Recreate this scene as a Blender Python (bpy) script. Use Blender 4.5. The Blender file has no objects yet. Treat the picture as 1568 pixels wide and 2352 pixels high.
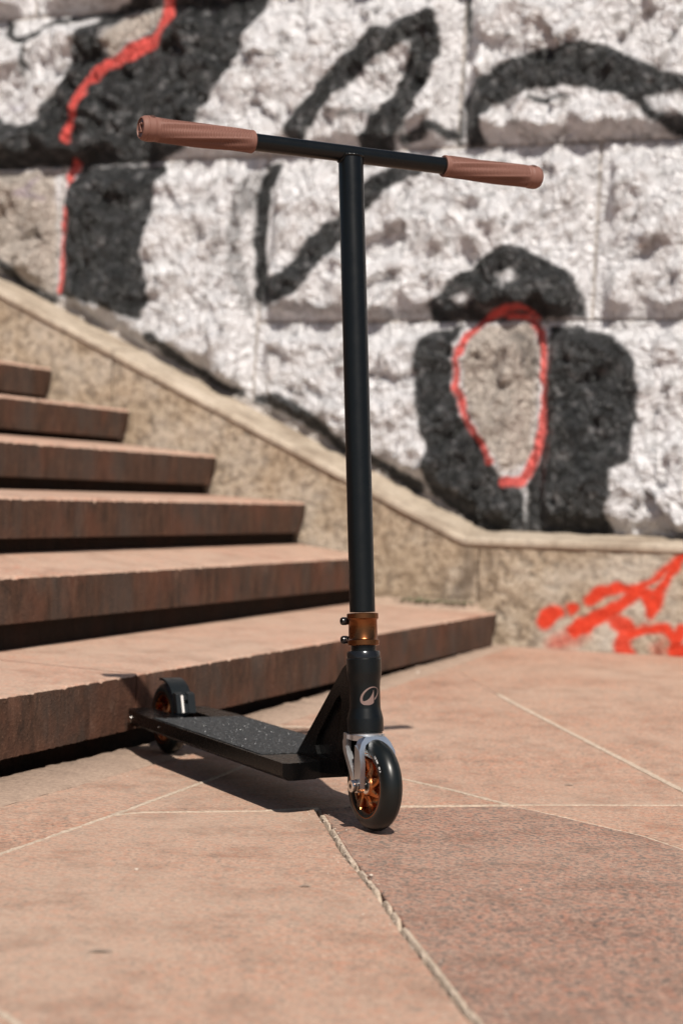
import bpy, bmesh, math, random
import numpy as np
from mathutils import Vector, Matrix, noise

random.seed(7)
sc = bpy.context.scene
COL = sc.collection

# ------------------------------------------------------------------ camera
FPX, H = 4150.0, 0.4375            # focal length for a 1568 px wide frame; eye height in metres
rho, pit = math.atan(.0294), math.atan(34 / FPX)
cf = Vector((0, math.cos(pit), -math.sin(pit)))
cu0 = Vector((0, math.sin(pit), math.cos(pit)))
cr = math.cos(rho) * Vector((1, 0, 0)) + math.sin(rho) * cu0
cu = -math.sin(rho) * Vector((1, 0, 0)) + math.cos(rho) * cu0
cam_d = bpy.data.cameras.new('camera')
cam = bpy.data.objects.new('camera', cam_d)
COL.objects.link(cam)
M = Matrix((cr, cu, -cf)).transposed().to_4x4()
M.translation = Vector((0, 0, H))
cam.matrix_world = M
cam_d.sensor_fit = 'HORIZONTAL'
cam_d.sensor_width = 36
cam_d.lens = 36 * FPX / 1568
cam_d.clip_start = .05
cam_d.clip_end = 2000
cam_d.dof.use_dof = True
cam_d.dof.focus_distance = 2.40
cam_d.dof.aperture_fstop = 6.2
cam_d.dof.aperture_blades = 7
sc.camera = cam

# ------------------------------------------------------------------ sky, sun, exposure
SUN = Vector((.145, -.85, 1.0)).normalized()      # towards the sun
el = math.asin(SUN.z)
w = bpy.data.worlds.new('World'); sc.world = w; w.use_nodes = True
nt = w.node_tree; nt.nodes.clear()
sky = nt.nodes.new('ShaderNodeTexSky'); sky.sky_type = 'NISHITA'
sky.sun_disc = False
sky.sun_elevation = el
sky.sun_rotation = math.atan2(SUN.x, SUN.y)
bg = nt.nodes.new('ShaderNodeBackground'); bg.inputs[1].default_value = .05
wo = nt.nodes.new('ShaderNodeOutputWorld')
nt.links.new(sky.outputs[0], bg.inputs[0]); nt.links.new(bg.outputs[0], wo.inputs[0])
sl = bpy.data.lights.new('sun', 'SUN'); sl.energy = 5.0; sl.angle = math.radians(.53); sl.color = (1, .93, .84)
so = bpy.data.objects.new('sun', sl); COL.objects.link(so)
so.rotation_euler = SUN.to_track_quat('Z', 'Y').to_euler()
so.location = SUN * 20
sc.view_settings.view_transform = 'Standard'
sc.view_settings.look = 'None'
sc.view_settings.exposure = .3
sc.view_settings.gamma = 1
sc.view_settings.use_curve_mapping = False
sc.render.engine = 'CYCLES'

# ------------------------------------------------------------------ axes of the place
th = math.radians(21.3)
S = Vector((math.sin(th), math.cos(th), 0))         # along the steps, away from the camera
W = Vector((math.cos(th), -math.sin(th), 0))        # along the wall, to the right
BE = math.radians(5.5)                              # the wall leans back
def stairP(a, b, z): return W * a + S * b + Vector((0, 0, z))
def wallP(a, v, out=0.0):
    P = W * a + S * (4.82 + v * math.sin(BE)) + Vector((0, 0, .353 + v * math.cos(BE)))
    return P + (-S * math.cos(BE) + Vector((0, 0, math.sin(BE)))) * out
def zg(x, y):                                       # the paving rises a little towards the wall
    b = x * S.x + y * S.y
    return max(0.0, b - 2.8) * .0263 if b < 4.75 else .0513

# ------------------------------------------------------------------ helpers
def tag(o, label=None, cat=None, group=None, kind=None):
    if label: o['label'] = label
    if cat: o['category'] = cat
    if group: o['group'] = group
    if kind: o['kind'] = kind
    return o
def empty(name, loc=(0, 0, 0), rz=0):
    o = bpy.data.objects.new(name, None); COL.objects.link(o)
    o.location = loc; o.rotation_euler = (0, 0, rz); o.empty_display_size = .1
    return o
def link(name, me, mats, parent=None, smooth=None):
    if not isinstance(mats, (list, tuple)): mats = [mats]
    for m in mats: me.materials.append(m)
    if smooth is not None:
        me.polygons.foreach_set('use_smooth', [True] * len(me.polygons))
        if smooth < 180: me.set_sharp_from_angle(angle=math.radians(smooth))
    o = bpy.data.objects.new(name, me); COL.objects.link(o)
    if parent: o.parent = parent
    return o
def mesh(name, V, Fc, mats, parent=None, smooth=None, midx=None):
    me = bpy.data.meshes.new(name)
    me.from_pydata([tuple(v) for v in V], [], Fc)
    if midx: me.polygons.foreach_set('material_index', midx)
    me.update()
    return link(name, me, mats, parent, smooth)
def bmobj(name, bm, mats, parent=None, smooth=30, bevel=0, seg=2):
    if bevel:
        es = [e for e in bm.edges if len(e.link_faces) == 2 and e.calc_face_angle(0) > math.radians(25)]
        bmesh.ops.bevel(bm, geom=es, offset=bevel, segments=seg, profile=.5, affect='EDGES', clamp_overlap=True)
    bmesh.ops.recalc_face_normals(bm, faces=bm.faces)
    me = bpy.data.meshes.new(name); bm.to_mesh(me); bm.free()
    return link(name, me, mats, parent, smooth)
def frame(p0, p1):
    z = (Vector(p1) - Vector(p0)); L = z.length; z.normalize()
    x = z.orthogonal().normalized() if abs(z.z) > .99 else Vector((0, 0, 1)).cross(z).normalized()
    y = z.cross(x)
    return x, y, z, L
def add_lathe(bm, p0, p1, prof, n=48, caps=True):
    """prof = [(t, r)], t in metres along p0->p1"""
    x, y, z, L = frame(p0, p1); p0 = Vector(p0); rings = []
    for t, r in prof:
        rings.append([bm.verts.new(p0 + z * t + (x * math.cos(k * 2 * math.pi / n) + y * math.sin(k * 2 * math.pi / n)) * max(r, 1e-5)) for k in range(n)])
    for a, b in zip(rings, rings[1:]):
        for k in range(n):
            bm.faces.new((a[k], a[(k + 1) % n], b[(k + 1) % n], b[k]))
    if caps:
        bm.faces.new(rings[0][::-1]); bm.faces.new(rings[-1])
def add_tube(bm, p0, p1, r, n=40):
    add_lathe(bm, p0, p1, [(0, r), ((Vector(p1) - Vector(p0)).length, r)], n)
def add_prism(bm, poly, y0, y1, fn=None):
    """poly in local (x, z), extruded in y; fn maps a point"""
    f = fn or (lambda x, y, z: (x, y, z))
    a = [bm.verts.new(f(x, y0, z)) for x, z in poly]; b = [bm.verts.new(f(x, y1, z)) for x, z in poly]
    n = len(poly)
    bm.faces.new(a); bm.faces.new(b[::-1])
    for i in range(n): bm.faces.new((a[i], b[i], b[(i + 1) % n], a[(i + 1) % n]))
def add_ring_prism(bm, outer, inner, y0, y1):
    n = len(outer)
    R = [[bm.verts.new((x, y, z)) for x, z in P] for y in (y0, y1) for P in (outer, inner)]
    o0, i0, o1, i1 = R
    for i in range(n):
        j = (i + 1) % n
        bm.faces.new((o0[i], o0[j], i0[j], i0[i])); bm.faces.new((o1[j], o1[i], i1[i], i1[j]))
        bm.faces.new((o0[j], o0[i], o1[i], o1[j])); bm.faces.new((i0[i], i0[j], i1[j], i1[i]))
def add_slab(bm, poly, z0, z1):
    a = [bm.verts.new((x, y, z0)) for x, y in poly]; b = [bm.verts.new((x, y, z1)) for x, y in poly]
    n = len(poly)
    bm.faces.new(a[::-1]); bm.faces.new(b)
    for i in range(n): bm.faces.new((a[i], a[(i + 1) % n], b[(i + 1) % n], b[i]))

# ------------------------------------------------------------------ materials
def newmat(name):
    m = bpy.data.materials.new(name); m.use_nodes = True
    n = m.node_tree; b = n.nodes['Principled BSDF']
    return m, n, b
def N(n, t, **k):
    o = n.nodes.new(t)
    for a, v in k.items(): setattr(o, a, v)
    return o
def noise_tex(n, vec, scale, detail=4, rough=.6, dist=0):
    t = N(n, 'ShaderNodeTexNoise'); t.inputs['Scale'].default_value = scale
    t.inputs['Detail'].default_value = detail; t.inputs['Roughness'].default_value = rough
    t.inputs['Distortion'].default_value = dist
    n.links.new(vec, t.inputs['Vector']); return t.outputs['Fac']
def ramp(n, fac, stops, mode='LINEAR'):
    r = N(n, 'ShaderNodeValToRGB'); r.color_ramp.interpolation = mode
    e = r.color_ramp.elements
    while len(e) < len(stops): e.new(.5)
    for q, (p, c) in zip(e, stops):
        q.position = p; q.color = (*c, 1) if len(c) == 3 else c
    n.links.new(fac, r.inputs[0]); return r.outputs[0]
def mixc(n, fac, a, b, mode='MIX'):
    m = N(n, 'ShaderNodeMix', data_type='RGBA', blend_type=mode)
    for i, v in ((0, fac), (6, a), (7, b)):
        if hasattr(v, 'links') or hasattr(v, 'is_linked'): n.links.new(v, m.inputs[i])
        elif isinstance(v, (int, float)): m.inputs[i].default_value = v
        else: m.inputs[i].default_value = (*v, 1)
    return m.outputs[2]
def mathn(n, op, a, b=0.0, clamp=False):
    m = N(n, 'ShaderNodeMath', operation=op, use_clamp=clamp)
    for i, v in ((0, a), (1, b)):
        if isinstance(v, (int, float)): m.inputs[i].default_value = v
        else: n.links.new(v, m.inputs[i])
    return m.outputs[0]
def coords(n, sx=1, sy=1, sz=1, rnd=False, rz=0):
    t = N(n, 'ShaderNodeTexCoord'); m = N(n, 'ShaderNodeMapping')
    m.inputs['Scale'].default_value = (sx, sy, sz); m.inputs['Rotation'].default_value = (0, 0, rz)
    n.links.new(t.outputs['Object'], m.inputs['Vector'])
    if rnd:
        i = N(n, 'ShaderNodeObjectInfo'); c = N(n, 'ShaderNodeCombineXYZ')
        v = mathn(n, 'MULTIPLY', i.outputs['Random'], 37.0)
        n.links.new(v, c.inputs[0]); n.links.new(v, c.inputs[1])
        n.links.new(c.outputs[0], m.inputs['Location'])
    return m.outputs[0]
def bump(n, b, h, strength, dist):
    m = N(n, 'ShaderNodeBump'); m.inputs['Strength'].default_value = strength; m.inputs['Distance'].default_value = dist
    n.links.new(h, m.inputs['Height']); n.links.new(m.outputs[0], b.inputs['Normal'])
def simple(name, col, rough, metal=0, spec=.5, coat=0):
    m, n, b = newmat(name)
    b.inputs['Base Color'].default_value = (*col, 1); b.inputs['Roughness'].default_value = rough
    b.inputs['Metallic'].default_value = metal; b.inputs['Specular IOR Level'].default_value = spec
    b.inputs['Coat Weight'].default_value = coat
    v = coords(n)
    nz = noise_tex(n, v, 60, 5, .65)
    n.links.new(mathn(n, 'MULTIPLY_ADD', nz, .16), b.inputs['Roughness'])
    r = b.inputs['Roughness'].links[0].from_node
    r.inputs[2].default_value = rough - .08
    return m

def granite(name, dark, mid, light, red, contrast=1.0, tone=1.0):
    m, n, b = newmat(name)
    v = coords(n, rnd=True)
    g1 = noise_tex(n, v, 170, 3, .75)
    g2 = noise_tex(n, v, 85, 3, .7, .4)
    g3 = noise_tex(n, v, 330, 2, .6)
    g4 = noise_tex(n, v, 48, 4, .72, .5)
    big = noise_tex(n, v, 2.2, 5, .62)
    big2 = noise_tex(n, v, 11, 4, .65)
    k = .065 / contrast
    c = ramp(n, g1, [(.5 - 2 * k, dark), (.5 - .6 * k, mid), (.5 + .7 * k, light), (.5 + 2.2 * k, tuple(min(1, x * 1.12) for x in light))])
    rmask = ramp(n, g2, [(.47, (0, 0, 0)), (.60, (1, 1, 1))])
    c = mixc(n, mathn(n, 'MULTIPLY', rmask, .62), c, red)
    dmask = ramp(n, g3, [(.30, (1, 1, 1)), (.42, (0, 0, 0))])
    c = mixc(n, mathn(n, 'MULTIPLY', dmask, .30 * contrast), c, dark)
    cl = ramp(n, g4, [(.34, (1, 1, 1)), (.46, (0, 0, 0))])
    c = mixc(n, mathn(n, 'MULTIPLY', cl, min(.72, .58 * contrast)), c, dark)
    dust = ramp(n, big, [(.36, (0, 0, 0)), (.66, (1, 1, 1))])
    c = mixc(n, mathn(n, 'MULTIPLY', dust, (.52 if contrast < 1.4 else .28)), c, (0.420, 0.323, 0.252))
    st = ramp(n, big2, [(.34, (.80, .76, .74)), (.5, (1, 1, 1)), (.72, (1.07, 1.05, 1.04))])
    c = mixc(n, 1.0, c, st, 'MULTIPLY')
    if tone != 1.0: c = mixc(n, 1.0, c, (tone, tone, tone), 'MULTIPLY')
    c = mixc(n, .06, c, (.34, .28, .235))
    n.links.new(c, b.inputs['Base Color'])
    b.inputs['Roughness'].default_value = .72; b.inputs['Specular IOR Level'].default_value = .3
    hh = mathn(n, 'ADD', g1, mathn(n, 'MULTIPLY', big2, 2.5))
    bump(n, b, hh, .55, .0012)
    return m
m_slab = granite('pink_granite', (0.150, 0.110, 0.088), (0.339, 0.208, 0.146), (0.450, 0.299, 0.219), (0.411, 0.167, 0.098), 1.0)
m_slab_red = granite('red_granite', (0.073, 0.064, 0.059), (0.229, 0.132, 0.096), (0.338, 0.215, 0.160), (0.320, 0.120, 0.072), 1.42)
m_tread = granite('tread_granite', (0.213, 0.144, 0.110), (0.379, 0.242, 0.179), (0.474, 0.325, 0.244), (0.442, 0.196, 0.128), .65)

def riser_mat(name, tone):
    m, n, b = newmat(name)
    v = coords(n, 1, 1, .30, rnd=True); v2 = coords(n)
    s1 = noise_tex(n, v, 48, 6, .74, .5); s2 = noise_tex(n, v, 13, 4, .6); g = noise_tex(n, v2, 190, 3, .7); b3 = noise_tex(n, v2, 6, 4, .6)
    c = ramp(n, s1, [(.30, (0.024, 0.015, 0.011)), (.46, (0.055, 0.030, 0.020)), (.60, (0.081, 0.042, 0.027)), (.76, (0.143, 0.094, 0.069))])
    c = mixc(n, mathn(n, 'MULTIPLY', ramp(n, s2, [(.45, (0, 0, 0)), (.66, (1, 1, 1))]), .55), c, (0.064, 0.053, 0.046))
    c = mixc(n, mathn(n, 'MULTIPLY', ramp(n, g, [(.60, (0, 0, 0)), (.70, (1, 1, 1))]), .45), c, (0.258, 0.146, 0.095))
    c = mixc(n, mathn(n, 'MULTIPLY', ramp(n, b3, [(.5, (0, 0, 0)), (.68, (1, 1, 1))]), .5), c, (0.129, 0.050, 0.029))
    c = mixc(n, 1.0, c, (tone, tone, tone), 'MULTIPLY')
    n.links.new(c, b.inputs['Base Color'])
    b.inputs['Roughness'].default_value = .85; b.inputs['Specular IOR Level'].default_value = .2
    bump(n, b, mathn(n, 'ADD', s1, g), .8, .003)
    return m
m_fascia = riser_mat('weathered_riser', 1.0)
m_recess = riser_mat('shade_tinted_recess', .22)  # riser colour darkened to paint in the shade under the slabs

def concrete(name, painted=False):
    m, n, b = newmat(name)
    v = coords(n)
    a = noise_tex(n, v, 130, 4, .75); c2 = noise_tex(n, v, 38, 4, .66); c3 = noise_tex(n, v, 4.5, 5, .65); peb = N(n, 'ShaderNodeTexVoronoi')
    peb.inputs['Scale'].default_value = 95; n.links.new(v, peb.inputs['Vector'])
    c = ramp(n, a, [(.33, (0.189, 0.146, 0.107)), (.46, (0.430, 0.344, 0.254)), (.60, (0.568, 0.473, 0.370)), (.78, (0.654, 0.576, 0.482))])
    c = mixc(n, mathn(n, 'MULTIPLY', ramp(n, c2, [(.40, (1, 1, 1)), (.53, (0, 0, 0))]), .75), c, (0.129, 0.099, 0.073))
    c = mixc(n, mathn(n, 'MULTIPLY', ramp(n, c3, [(.42, (1, 1, 1)), (.56, (0, 0, 0))]), .40), c, (0.344, 0.241, 0.146))
    c = mixc(n, mathn(n, 'MULTIPLY', ramp(n, c3, [(.52, (0, 0, 0)), (.68, (1, 1, 1))]), .55), c, (0.568, 0.499, 0.421))
    if painted:
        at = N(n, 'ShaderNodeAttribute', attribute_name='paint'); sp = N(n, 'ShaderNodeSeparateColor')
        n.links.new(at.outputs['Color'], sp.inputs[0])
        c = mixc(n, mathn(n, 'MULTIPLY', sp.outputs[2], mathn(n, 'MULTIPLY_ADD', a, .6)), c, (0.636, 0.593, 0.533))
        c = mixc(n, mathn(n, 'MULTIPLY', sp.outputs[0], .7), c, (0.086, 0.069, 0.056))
        rr = mixc(n, a, (.60, .035, .015), (.80, .075, .03))
        c = mixc(n, sp.outputs[1], c, rr)
    n.links.new(c, b.inputs['Base Color'])
    b.inputs['Roughness'].default_value = .85; b.inputs['Specular IOR Level'].default_value = .25
    bump(n, b, mathn(n, 'ADD', mathn(n, 'MULTIPLY', a, 1.5), mathn(n, 'MULTIPLY', c2, 2.0)), 1.0, .006)
    return m
m_conc = concrete('pebbledash_concrete', True)
def coping_mat():
    m, n, b = newmat('smooth_coping_concrete')
    v = coords(n)
    a = noise_tex(n, v, 7, 5, .65); f = noise_tex(n, v, 90, 4, .7)
    c = ramp(n, a, [(.35, (0.249, 0.196, 0.145)), (.5, (0.366, 0.302, 0.233)), (.7, (0.445, 0.376, 0.302))])
    c = mixc(n, mathn(n, 'MULTIPLY', ramp(n, noise_tex(n, v, 42, 4, .7), [(.38, (1, 1, 1)), (.50, (0, 0, 0))]), .45), c, (.17, .135, .105))
    n.links.new(c, b.inputs['Base Color']); b.inputs['Roughness'].default_value = .8
    bump(n, b, f, .5, .002)
    return m
m_coping = coping_mat()
def mortar_mat(name, a_, b_):
    m, n, b = newmat(name)
    v = coords(n); f = noise_tex(n, v, 140, 5, .75); g = noise_tex(n, v, 16, 4, .6)
    c = ramp(n, f, [(.32, a_), (.55, b_), (.75, tuple(min(1, x * 1.25) for x in b_))])
    c = mixc(n, mathn(n, 'MULTIPLY', ramp(n, g, [(.5, (0, 0, 0)), (.7, (1, 1, 1))]), .35), c, a_)
    n.links.new(c, b.inputs['Base Color']); b.inputs['Roughness'].default_value = .9
    bump(n, b, f, .9, .003)
    return m
m_mortar = mortar_mat('pale_joint_mortar', (0.310, 0.232, 0.172), (0.533, 0.430, 0.335))
m_fillet = mortar_mat('dusty_fillet', (0.224, 0.159, 0.120), (0.387, 0.280, 0.211))
m_dirt = mortar_mat('dark_joint_dirt', (.02, .017, .014), (.06, .048, .038))
m_wallmortar = mortar_mat('grey_wall_mortar', (.16, .145, .13), (.36, .33, .30))

def wall_mat():
    m, n, b = newmat('painted_rock_face')
    v = coords(n)
    at = N(n, 'ShaderNodeAttribute', attribute_name='paint'); sp = N(n, 'ShaderNodeSeparateColor')
    n.links.new(at.outputs['Color'], sp.inputs[0])
    f = noise_tex(n, v, 75, 5, .72); g = noise_tex(n, v, 27, 4, .62); h = noise_tex(n, v, 6, 4, .6); fine = noise_tex(n, v, 210, 3, .7)
    def broken(m, k):
        return mathn(n, 'MULTIPLY', mathn(n, 'SUBTRACT', mathn(n, 'ADD', m, mathn(n, 'MULTIPLY', mathn(n, 'SUBTRACT', mathn(n, 'ADD', mathn(n, 'MULTIPLY', f, .55), mathn(n, 'MULTIPLY', g, .45)), .5), k)), .34), 2.0, True)
    pb = broken(sp.outputs[0], 1.5); pr_ = broken(sp.outputs[1], .5)
    stone = ramp(n, f, [(.30, (.31, .27, .235)), (.5, (.54, .475, .42)), (.7, (.64, .575, .52))])
    silver = ramp(n, g, [(.31, (.44, .42, .42)), (.42, (.84, .835, .85)), (.54, (.92, .915, .935))])
    worn = ramp(n, fine, [(.30, (1, 1, 1)), (.40, (0, 0, 0))])
    silver = mixc(n, mathn(n, 'MULTIPLY', worn, .35), silver, (.42, .37, .34))
    thin = ramp(n, h, [(.60, (0, 0, 0)), (.76, (1, 1, 1))])
    silver = mixc(n, mathn(n, 'MULTIPLY', thin, .30), silver, (.56, .47, .40))
    c = mixc(n, sp.outputs[2], silver, stone)
    cr_ = N(n, 'ShaderNodeMapping'); cr_.inputs['Scale'].default_value = (1.25, 1.0, .8); n.links.new(v, cr_.inputs['Vector'])
    r1 = mathn(n, 'ABSOLUTE', mathn(n, 'SUBTRACT', noise_tex(n, cr_.outputs[0], 17, 3, .6, .7), .5)); r2 = mathn(n, 'ABSOLUTE', mathn(n, 'SUBTRACT', noise_tex(n, cr_.outputs[0], 46, 3, .65, .4), .5))
    blk = ramp(n, g, [(.36, (0.012, 0.014, 0.014)), (.58, (0.027, 0.029, 0.031)), (.74, (0.073, 0.072, 0.072))])
    bo = mathn(n, 'MULTIPLY', pb, ramp(n, g, [(.40, (.99, .99, .99)), (.58, (.965, .965, .965)), (.72, (.80, .80, .80))]))
    c = mixc(n, mathn(n, 'MULTIPLY', at.outputs['Alpha'], .75), c, (.27, .17, .40))
    c = mixc(n, bo, c, blk)
    rd = mixc(n, f, (.74, .06, .05), (.86, .17, .145))
    c = mixc(n, mathn(n, 'MULTIPLY', pr_, .95), c, rd)
    n.links.new(c, b.inputs['Base Color'])
    inv = mathn(n, 'SUBTRACT', 1.0, mathn(n, 'MAXIMUM', sp.outputs[2], mathn(n, 'MAXIMUM', sp.outputs[1], sp.outputs[0])), True)
    n.links.new(mathn(n, 'MULTIPLY', inv, .08), b.inputs['Metallic'])
    b.inputs['Roughness'].default_value = .38
    b.inputs['Specular IOR Level'].default_value = .45
    bump(n, b, mathn(n, 'ADD', mathn(n, 'MULTIPLY', r1, 3.4), mathn(n, 'ADD', mathn(n, 'MULTIPLY', r2, 1.3), mathn(n, 'MULTIPLY', f, .35))), 1.0, .036)
    return m
m_wall = wall_mat()

m_black = simple('matte_black_anodised', (.0026, .0034, .0037), .30, .0, .32)
m_blackgloss = simple('gloss_black', (.008, .008, .009), .20, 0, .5)
m_deckpaint = simple('black_deck_paint', (.0022, .0022, .0023), .27, 0, .13)
m_headset = simple('polished_black_metal', (.035, .037, .04), .22, .8, .5)
m_alu = simple('brushed_aluminium', (.62, .64, .67), .34, 1.0)
m_steel = simple('polished_steel', (.68, .64, .60), .16, 1.0)
m_orange = simple('copper_orange_anodised', (.36, .13, .045), .28, 1.0)
m_orange_wheel = simple('orange_anodised_rim', (.44, .155, .055), .27, 1.0)
m_clamp = simple('copper_clamp_anodised', (.215, .082, .032), .26, 1.0)
m_rubber = simple('black_urethane', (.0048, .0062, .0062), .33, 0, .34)
m_plastic = simple('dark_fender_plastic', (.006, .008, .009), .40, 0, .28)
m_white = simple('white_print', (.80, .80, .80), .6)
m_logo = simple('bronze_emblem_print', (.19, .125, .11), .42, .25)
m_grip = simple('brown_rubber_grip', (.170, .080, .061), .58, 0, .35)
m_gripdark = simple('dark_brown_end_plug', (.085, .035, .025), .45, 0, .4)
def tape_mat():
    m, n, b = newmat('grip_tape')
    v = coords(n); f = noise_tex(n, v, 420, 2, .7)
    f2 = noise_tex(n, v, 170, 3, .8)
    n.links.new(ramp(n, f2, [(.38, (.004, .0045, .005)), (.54, (.018, .020, .021)), (.66, (.075, .078, .08))]), b.inputs['Base Color'])
    b.inputs['Roughness'].default_value = .6
    bump(n, b, f, 1.0, .0012)
    return m
m_tape = tape_mat()
m_grit = simple('grip_tape_grit', (.22, .225, .23), .40, .75)
m_moss = simple('green_moss', (.13, .12, .075), .9, 0, .2)
m_chip = simple('pale_chips', (.50, .42, .35), .8)
m_glint = simple('painted_glint', (.70, .66, .62), .5, .3)  # pale colour for the painted glint on the fender block

# spray-paint shapes and painted shade on the stone wall (metres along the wall, metres up the wall, half widths, opacity) and on the low wall
BLACK_POLYS=[[(-2.778,1.584),(-2.799,1.557),(-2.824,1.522),(-2.845,1.459),(-2.86,1.389),(-2.892,1.341),(-2.936,1.3),(-2.968,1.259),(-2.978,1.231),(-3.026,1.222),(-3.075,1.232),(-3.11,1.255),(-3.194,1.27),(-3.177,1.095),(-2.91,1.09),(-2.567,1.089),(-2.493,1.117),(-2.449,1.136),(-2.413,1.203),(-2.394,1.247),(-2.351,1.31),(-2.317,1.357),(-2.294,1.39),(-2.283,1.437),(-2.268,1.478),(-2.241,1.517),(-2.225,1.544),(-2.216,1.619),(-2.527,1.643)],[(-2.823,1.092),(-2.528,1.087),(-2.508,1.065),(-2.529,1.042),(-2.552,1.008),(-2.556,0.953),(-2.553,0.904),(-2.559,0.856),(-2.566,0.801),(-2.551,0.753),(-2.535,0.704),(-2.534,0.643),(-2.565,0.602),(-2.595,0.602),(-2.674,0.63),(-2.874,0.688),(-2.857,0.716),(-2.843,0.786),(-2.843,0.877),(-2.841,0.983)],[(-1.58,1.248),(-1.503,1.309),(-1.434,1.344),(-1.349,1.357),(-1.26,1.368),(-1.164,1.362),(-1.067,1.307),(-0.962,1.258),(-0.828,1.213),(-0.821,1.074),(-0.954,1.095),(-1.041,1.136),(-1.074,1.176),(-1.126,1.21),(-1.222,1.238),(-1.317,1.252),(-1.406,1.225),(-1.484,1.197),(-1.514,1.159),(-1.504,1.101),(-1.57,1.097),(-1.586,1.234)],[(-1.648,0.64),(-1.573,0.71),(-1.484,0.769),(-1.434,0.801),(-1.356,0.785),(-1.289,0.751),(-1.224,0.711),(-1.203,0.659),(-1.191,0.603),(-1.645,0.592)],[(-1.662,0.543),(-1.644,0.562),(-1.578,0.578),(-1.539,0.587),(-1.561,0.517),(-1.565,0.415),(-1.522,0.314),(-1.466,0.252),(-1.417,0.178),(-1.382,0.129),(-1.35,0.136),(-1.329,-0.012),(-1.45,-0.017),(-1.532,0.043),(-1.614,0.097),(-1.635,0.16),(-1.622,0.224),(-1.654,0.313),(-1.676,0.44)],[(-1.303,0.585),(-1.217,0.579),(-1.122,0.553),(-1.071,0.516),(-1.044,0.467),(-1.031,0.393),(-1.032,0.308),(-1.044,0.247),(-1.042,0.198),(-1.087,0.173),(-1.089,0.112),(-1.102,0.063),(-1.08,-0.009),(-1.335,-0.019),(-1.34,0.13),(-1.309,0.199),(-1.293,0.354)]]
NOTCH=[[(-1.446,0.714),(-1.403,0.729),(-1.383,0.704),(-1.426,0.689)],[(-1.571,0.654),(-1.539,0.666),(-1.513,0.653),(-1.557,0.639)],[(-2.706,1.561),(-2.599,1.578),(-2.569,1.59),(-2.602,1.521),(-2.667,1.469),(-2.717,1.419),(-2.751,1.45),(-2.732,1.509)],[(-1.05,1.199),(-1.005,1.214),(-0.959,1.207),(-0.873,1.19),(-0.871,1.137),(-0.956,1.147),(-1.026,1.163)]]
BARE=[[(-1.524,0.555),(-1.473,0.587),(-1.344,0.586),(-1.327,0.51),(-1.328,0.354),(-1.329,0.211),(-1.39,0.16),(-1.46,0.252),(-1.518,0.352),(-1.53,0.441)],[(-2.706,1.561),(-2.599,1.578),(-2.569,1.59),(-2.602,1.521),(-2.667,1.469),(-2.717,1.419),(-2.751,1.45),(-2.732,1.509)],[(-3.177,1.088),(-2.909,1.081),(-2.886,0.914),(-2.874,0.681),(-3.151,0.814)]]
BLACK_AND_SHADE_STROKES=[([(-3.119,1.572),(-3.102,1.519),(-3.059,1.502),(-3.004,1.527),(-2.959,1.557),(-2.769,1.576)],[0.0121,0.0136,0.0136,0.0121,0.0136,0.0091],1.0),([(-2.978,1.551),(-3.013,1.492),(-3.026,1.449),(-3.032,1.385)],[0.0136,0.0121,0.0106,0.0076],1.0),([(-2.087,1.154),(-2.075,1.183),(-1.998,1.271),(-1.883,1.382),(-1.778,1.43),(-1.699,1.455)],[0.0354,0.0366,0.039,0.039,0.0354,0.0325],1.0),([(-1.696,1.45),(-1.701,1.371),(-1.741,1.276),(-1.795,1.182),(-1.85,1.101)],[0.039,0.0496,0.0496,0.0472,0.0531],1.0),([(-1.713,1.037),(-1.79,1.002),(-1.854,0.95),(-1.923,0.877),(-2.0,0.801),(-2.057,0.725),(-2.109,0.684),(-2.166,0.69)],[0.0248,0.0331,0.0366,0.0378,0.039,0.0413,0.0437,0.0413],1.0),([(-2.164,1.052),(-2.192,0.99),(-2.194,0.885),(-2.19,0.793),(-2.173,0.714)],[0.0295,0.026,0.0224,0.0224,0.0295],1.0),([(-2.19,1.056),(-2.236,0.978),(-2.262,0.886),(-2.264,0.794),(-2.237,0.702),(-2.21,0.623)],[0.0266,0.0295,0.0266,0.0266,0.0236,0.0177],0.58),([(-2.176,0.642),(-2.064,0.637),(-1.954,0.627),(-1.765,0.616),(-1.647,0.627)],[0.0201,0.0177,0.0153,0.0153,0.0201],0.5),([(-1.588,1.556),(-1.586,1.479),(-1.587,1.402)],[0.013,0.0142,0.0083],0.9),([(-1.591,1.364),(-1.589,1.197),(-1.596,1.109)],[0.0059,0.0094,0.0153],0.8),([(-1.381,1.222),(-1.336,1.212),(-1.274,1.216)],[0.0083,0.013,0.0083],0.9),([(-1.387,0.548),(-1.353,0.517),(-1.345,0.441)],[0.0212,0.0272,0.0182],0.6),([(-1.421,1.151),(-1.33,1.107),(-1.157,1.101),(-1.048,1.106)],[0.0106,0.0083,0.013,0.0142],0.55),([(-2.023,1.233),(-1.939,1.2),(-1.844,1.208)],[0.0035,0.0094,0.0083],0.75),([(-1.758,1.126),(-1.667,1.15),(-1.611,1.132)],[0.0177,0.0201,0.0201],0.9),([(-2.17,0.369),(-2.099,0.357),(-2.042,0.332),(-1.971,0.294),(-1.886,0.228)],[0.0153,0.0236,0.026,0.0236,0.0213],0.9),([(-2.104,0.415),(-2.032,0.383),(-1.964,0.39)],[0.0059,0.0094,0.0059],0.7),([(-2.528,0.546),(-2.405,0.473),(-2.3,0.414),(-2.22,0.382)],[0.0236,0.0201,0.0165,0.0153],0.9),([(-3.102,0.812),(-3.034,0.762),(-2.982,0.713),(-2.885,0.67)],[0.0177,0.0213,0.0177,0.0177],0.9),([(-1.804,0.202),(-1.735,0.16),(-1.654,0.118)],[0.0201,0.0213,0.0236],0.9)]  # some strokes paint the mossy shade above the coping and under stones
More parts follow.
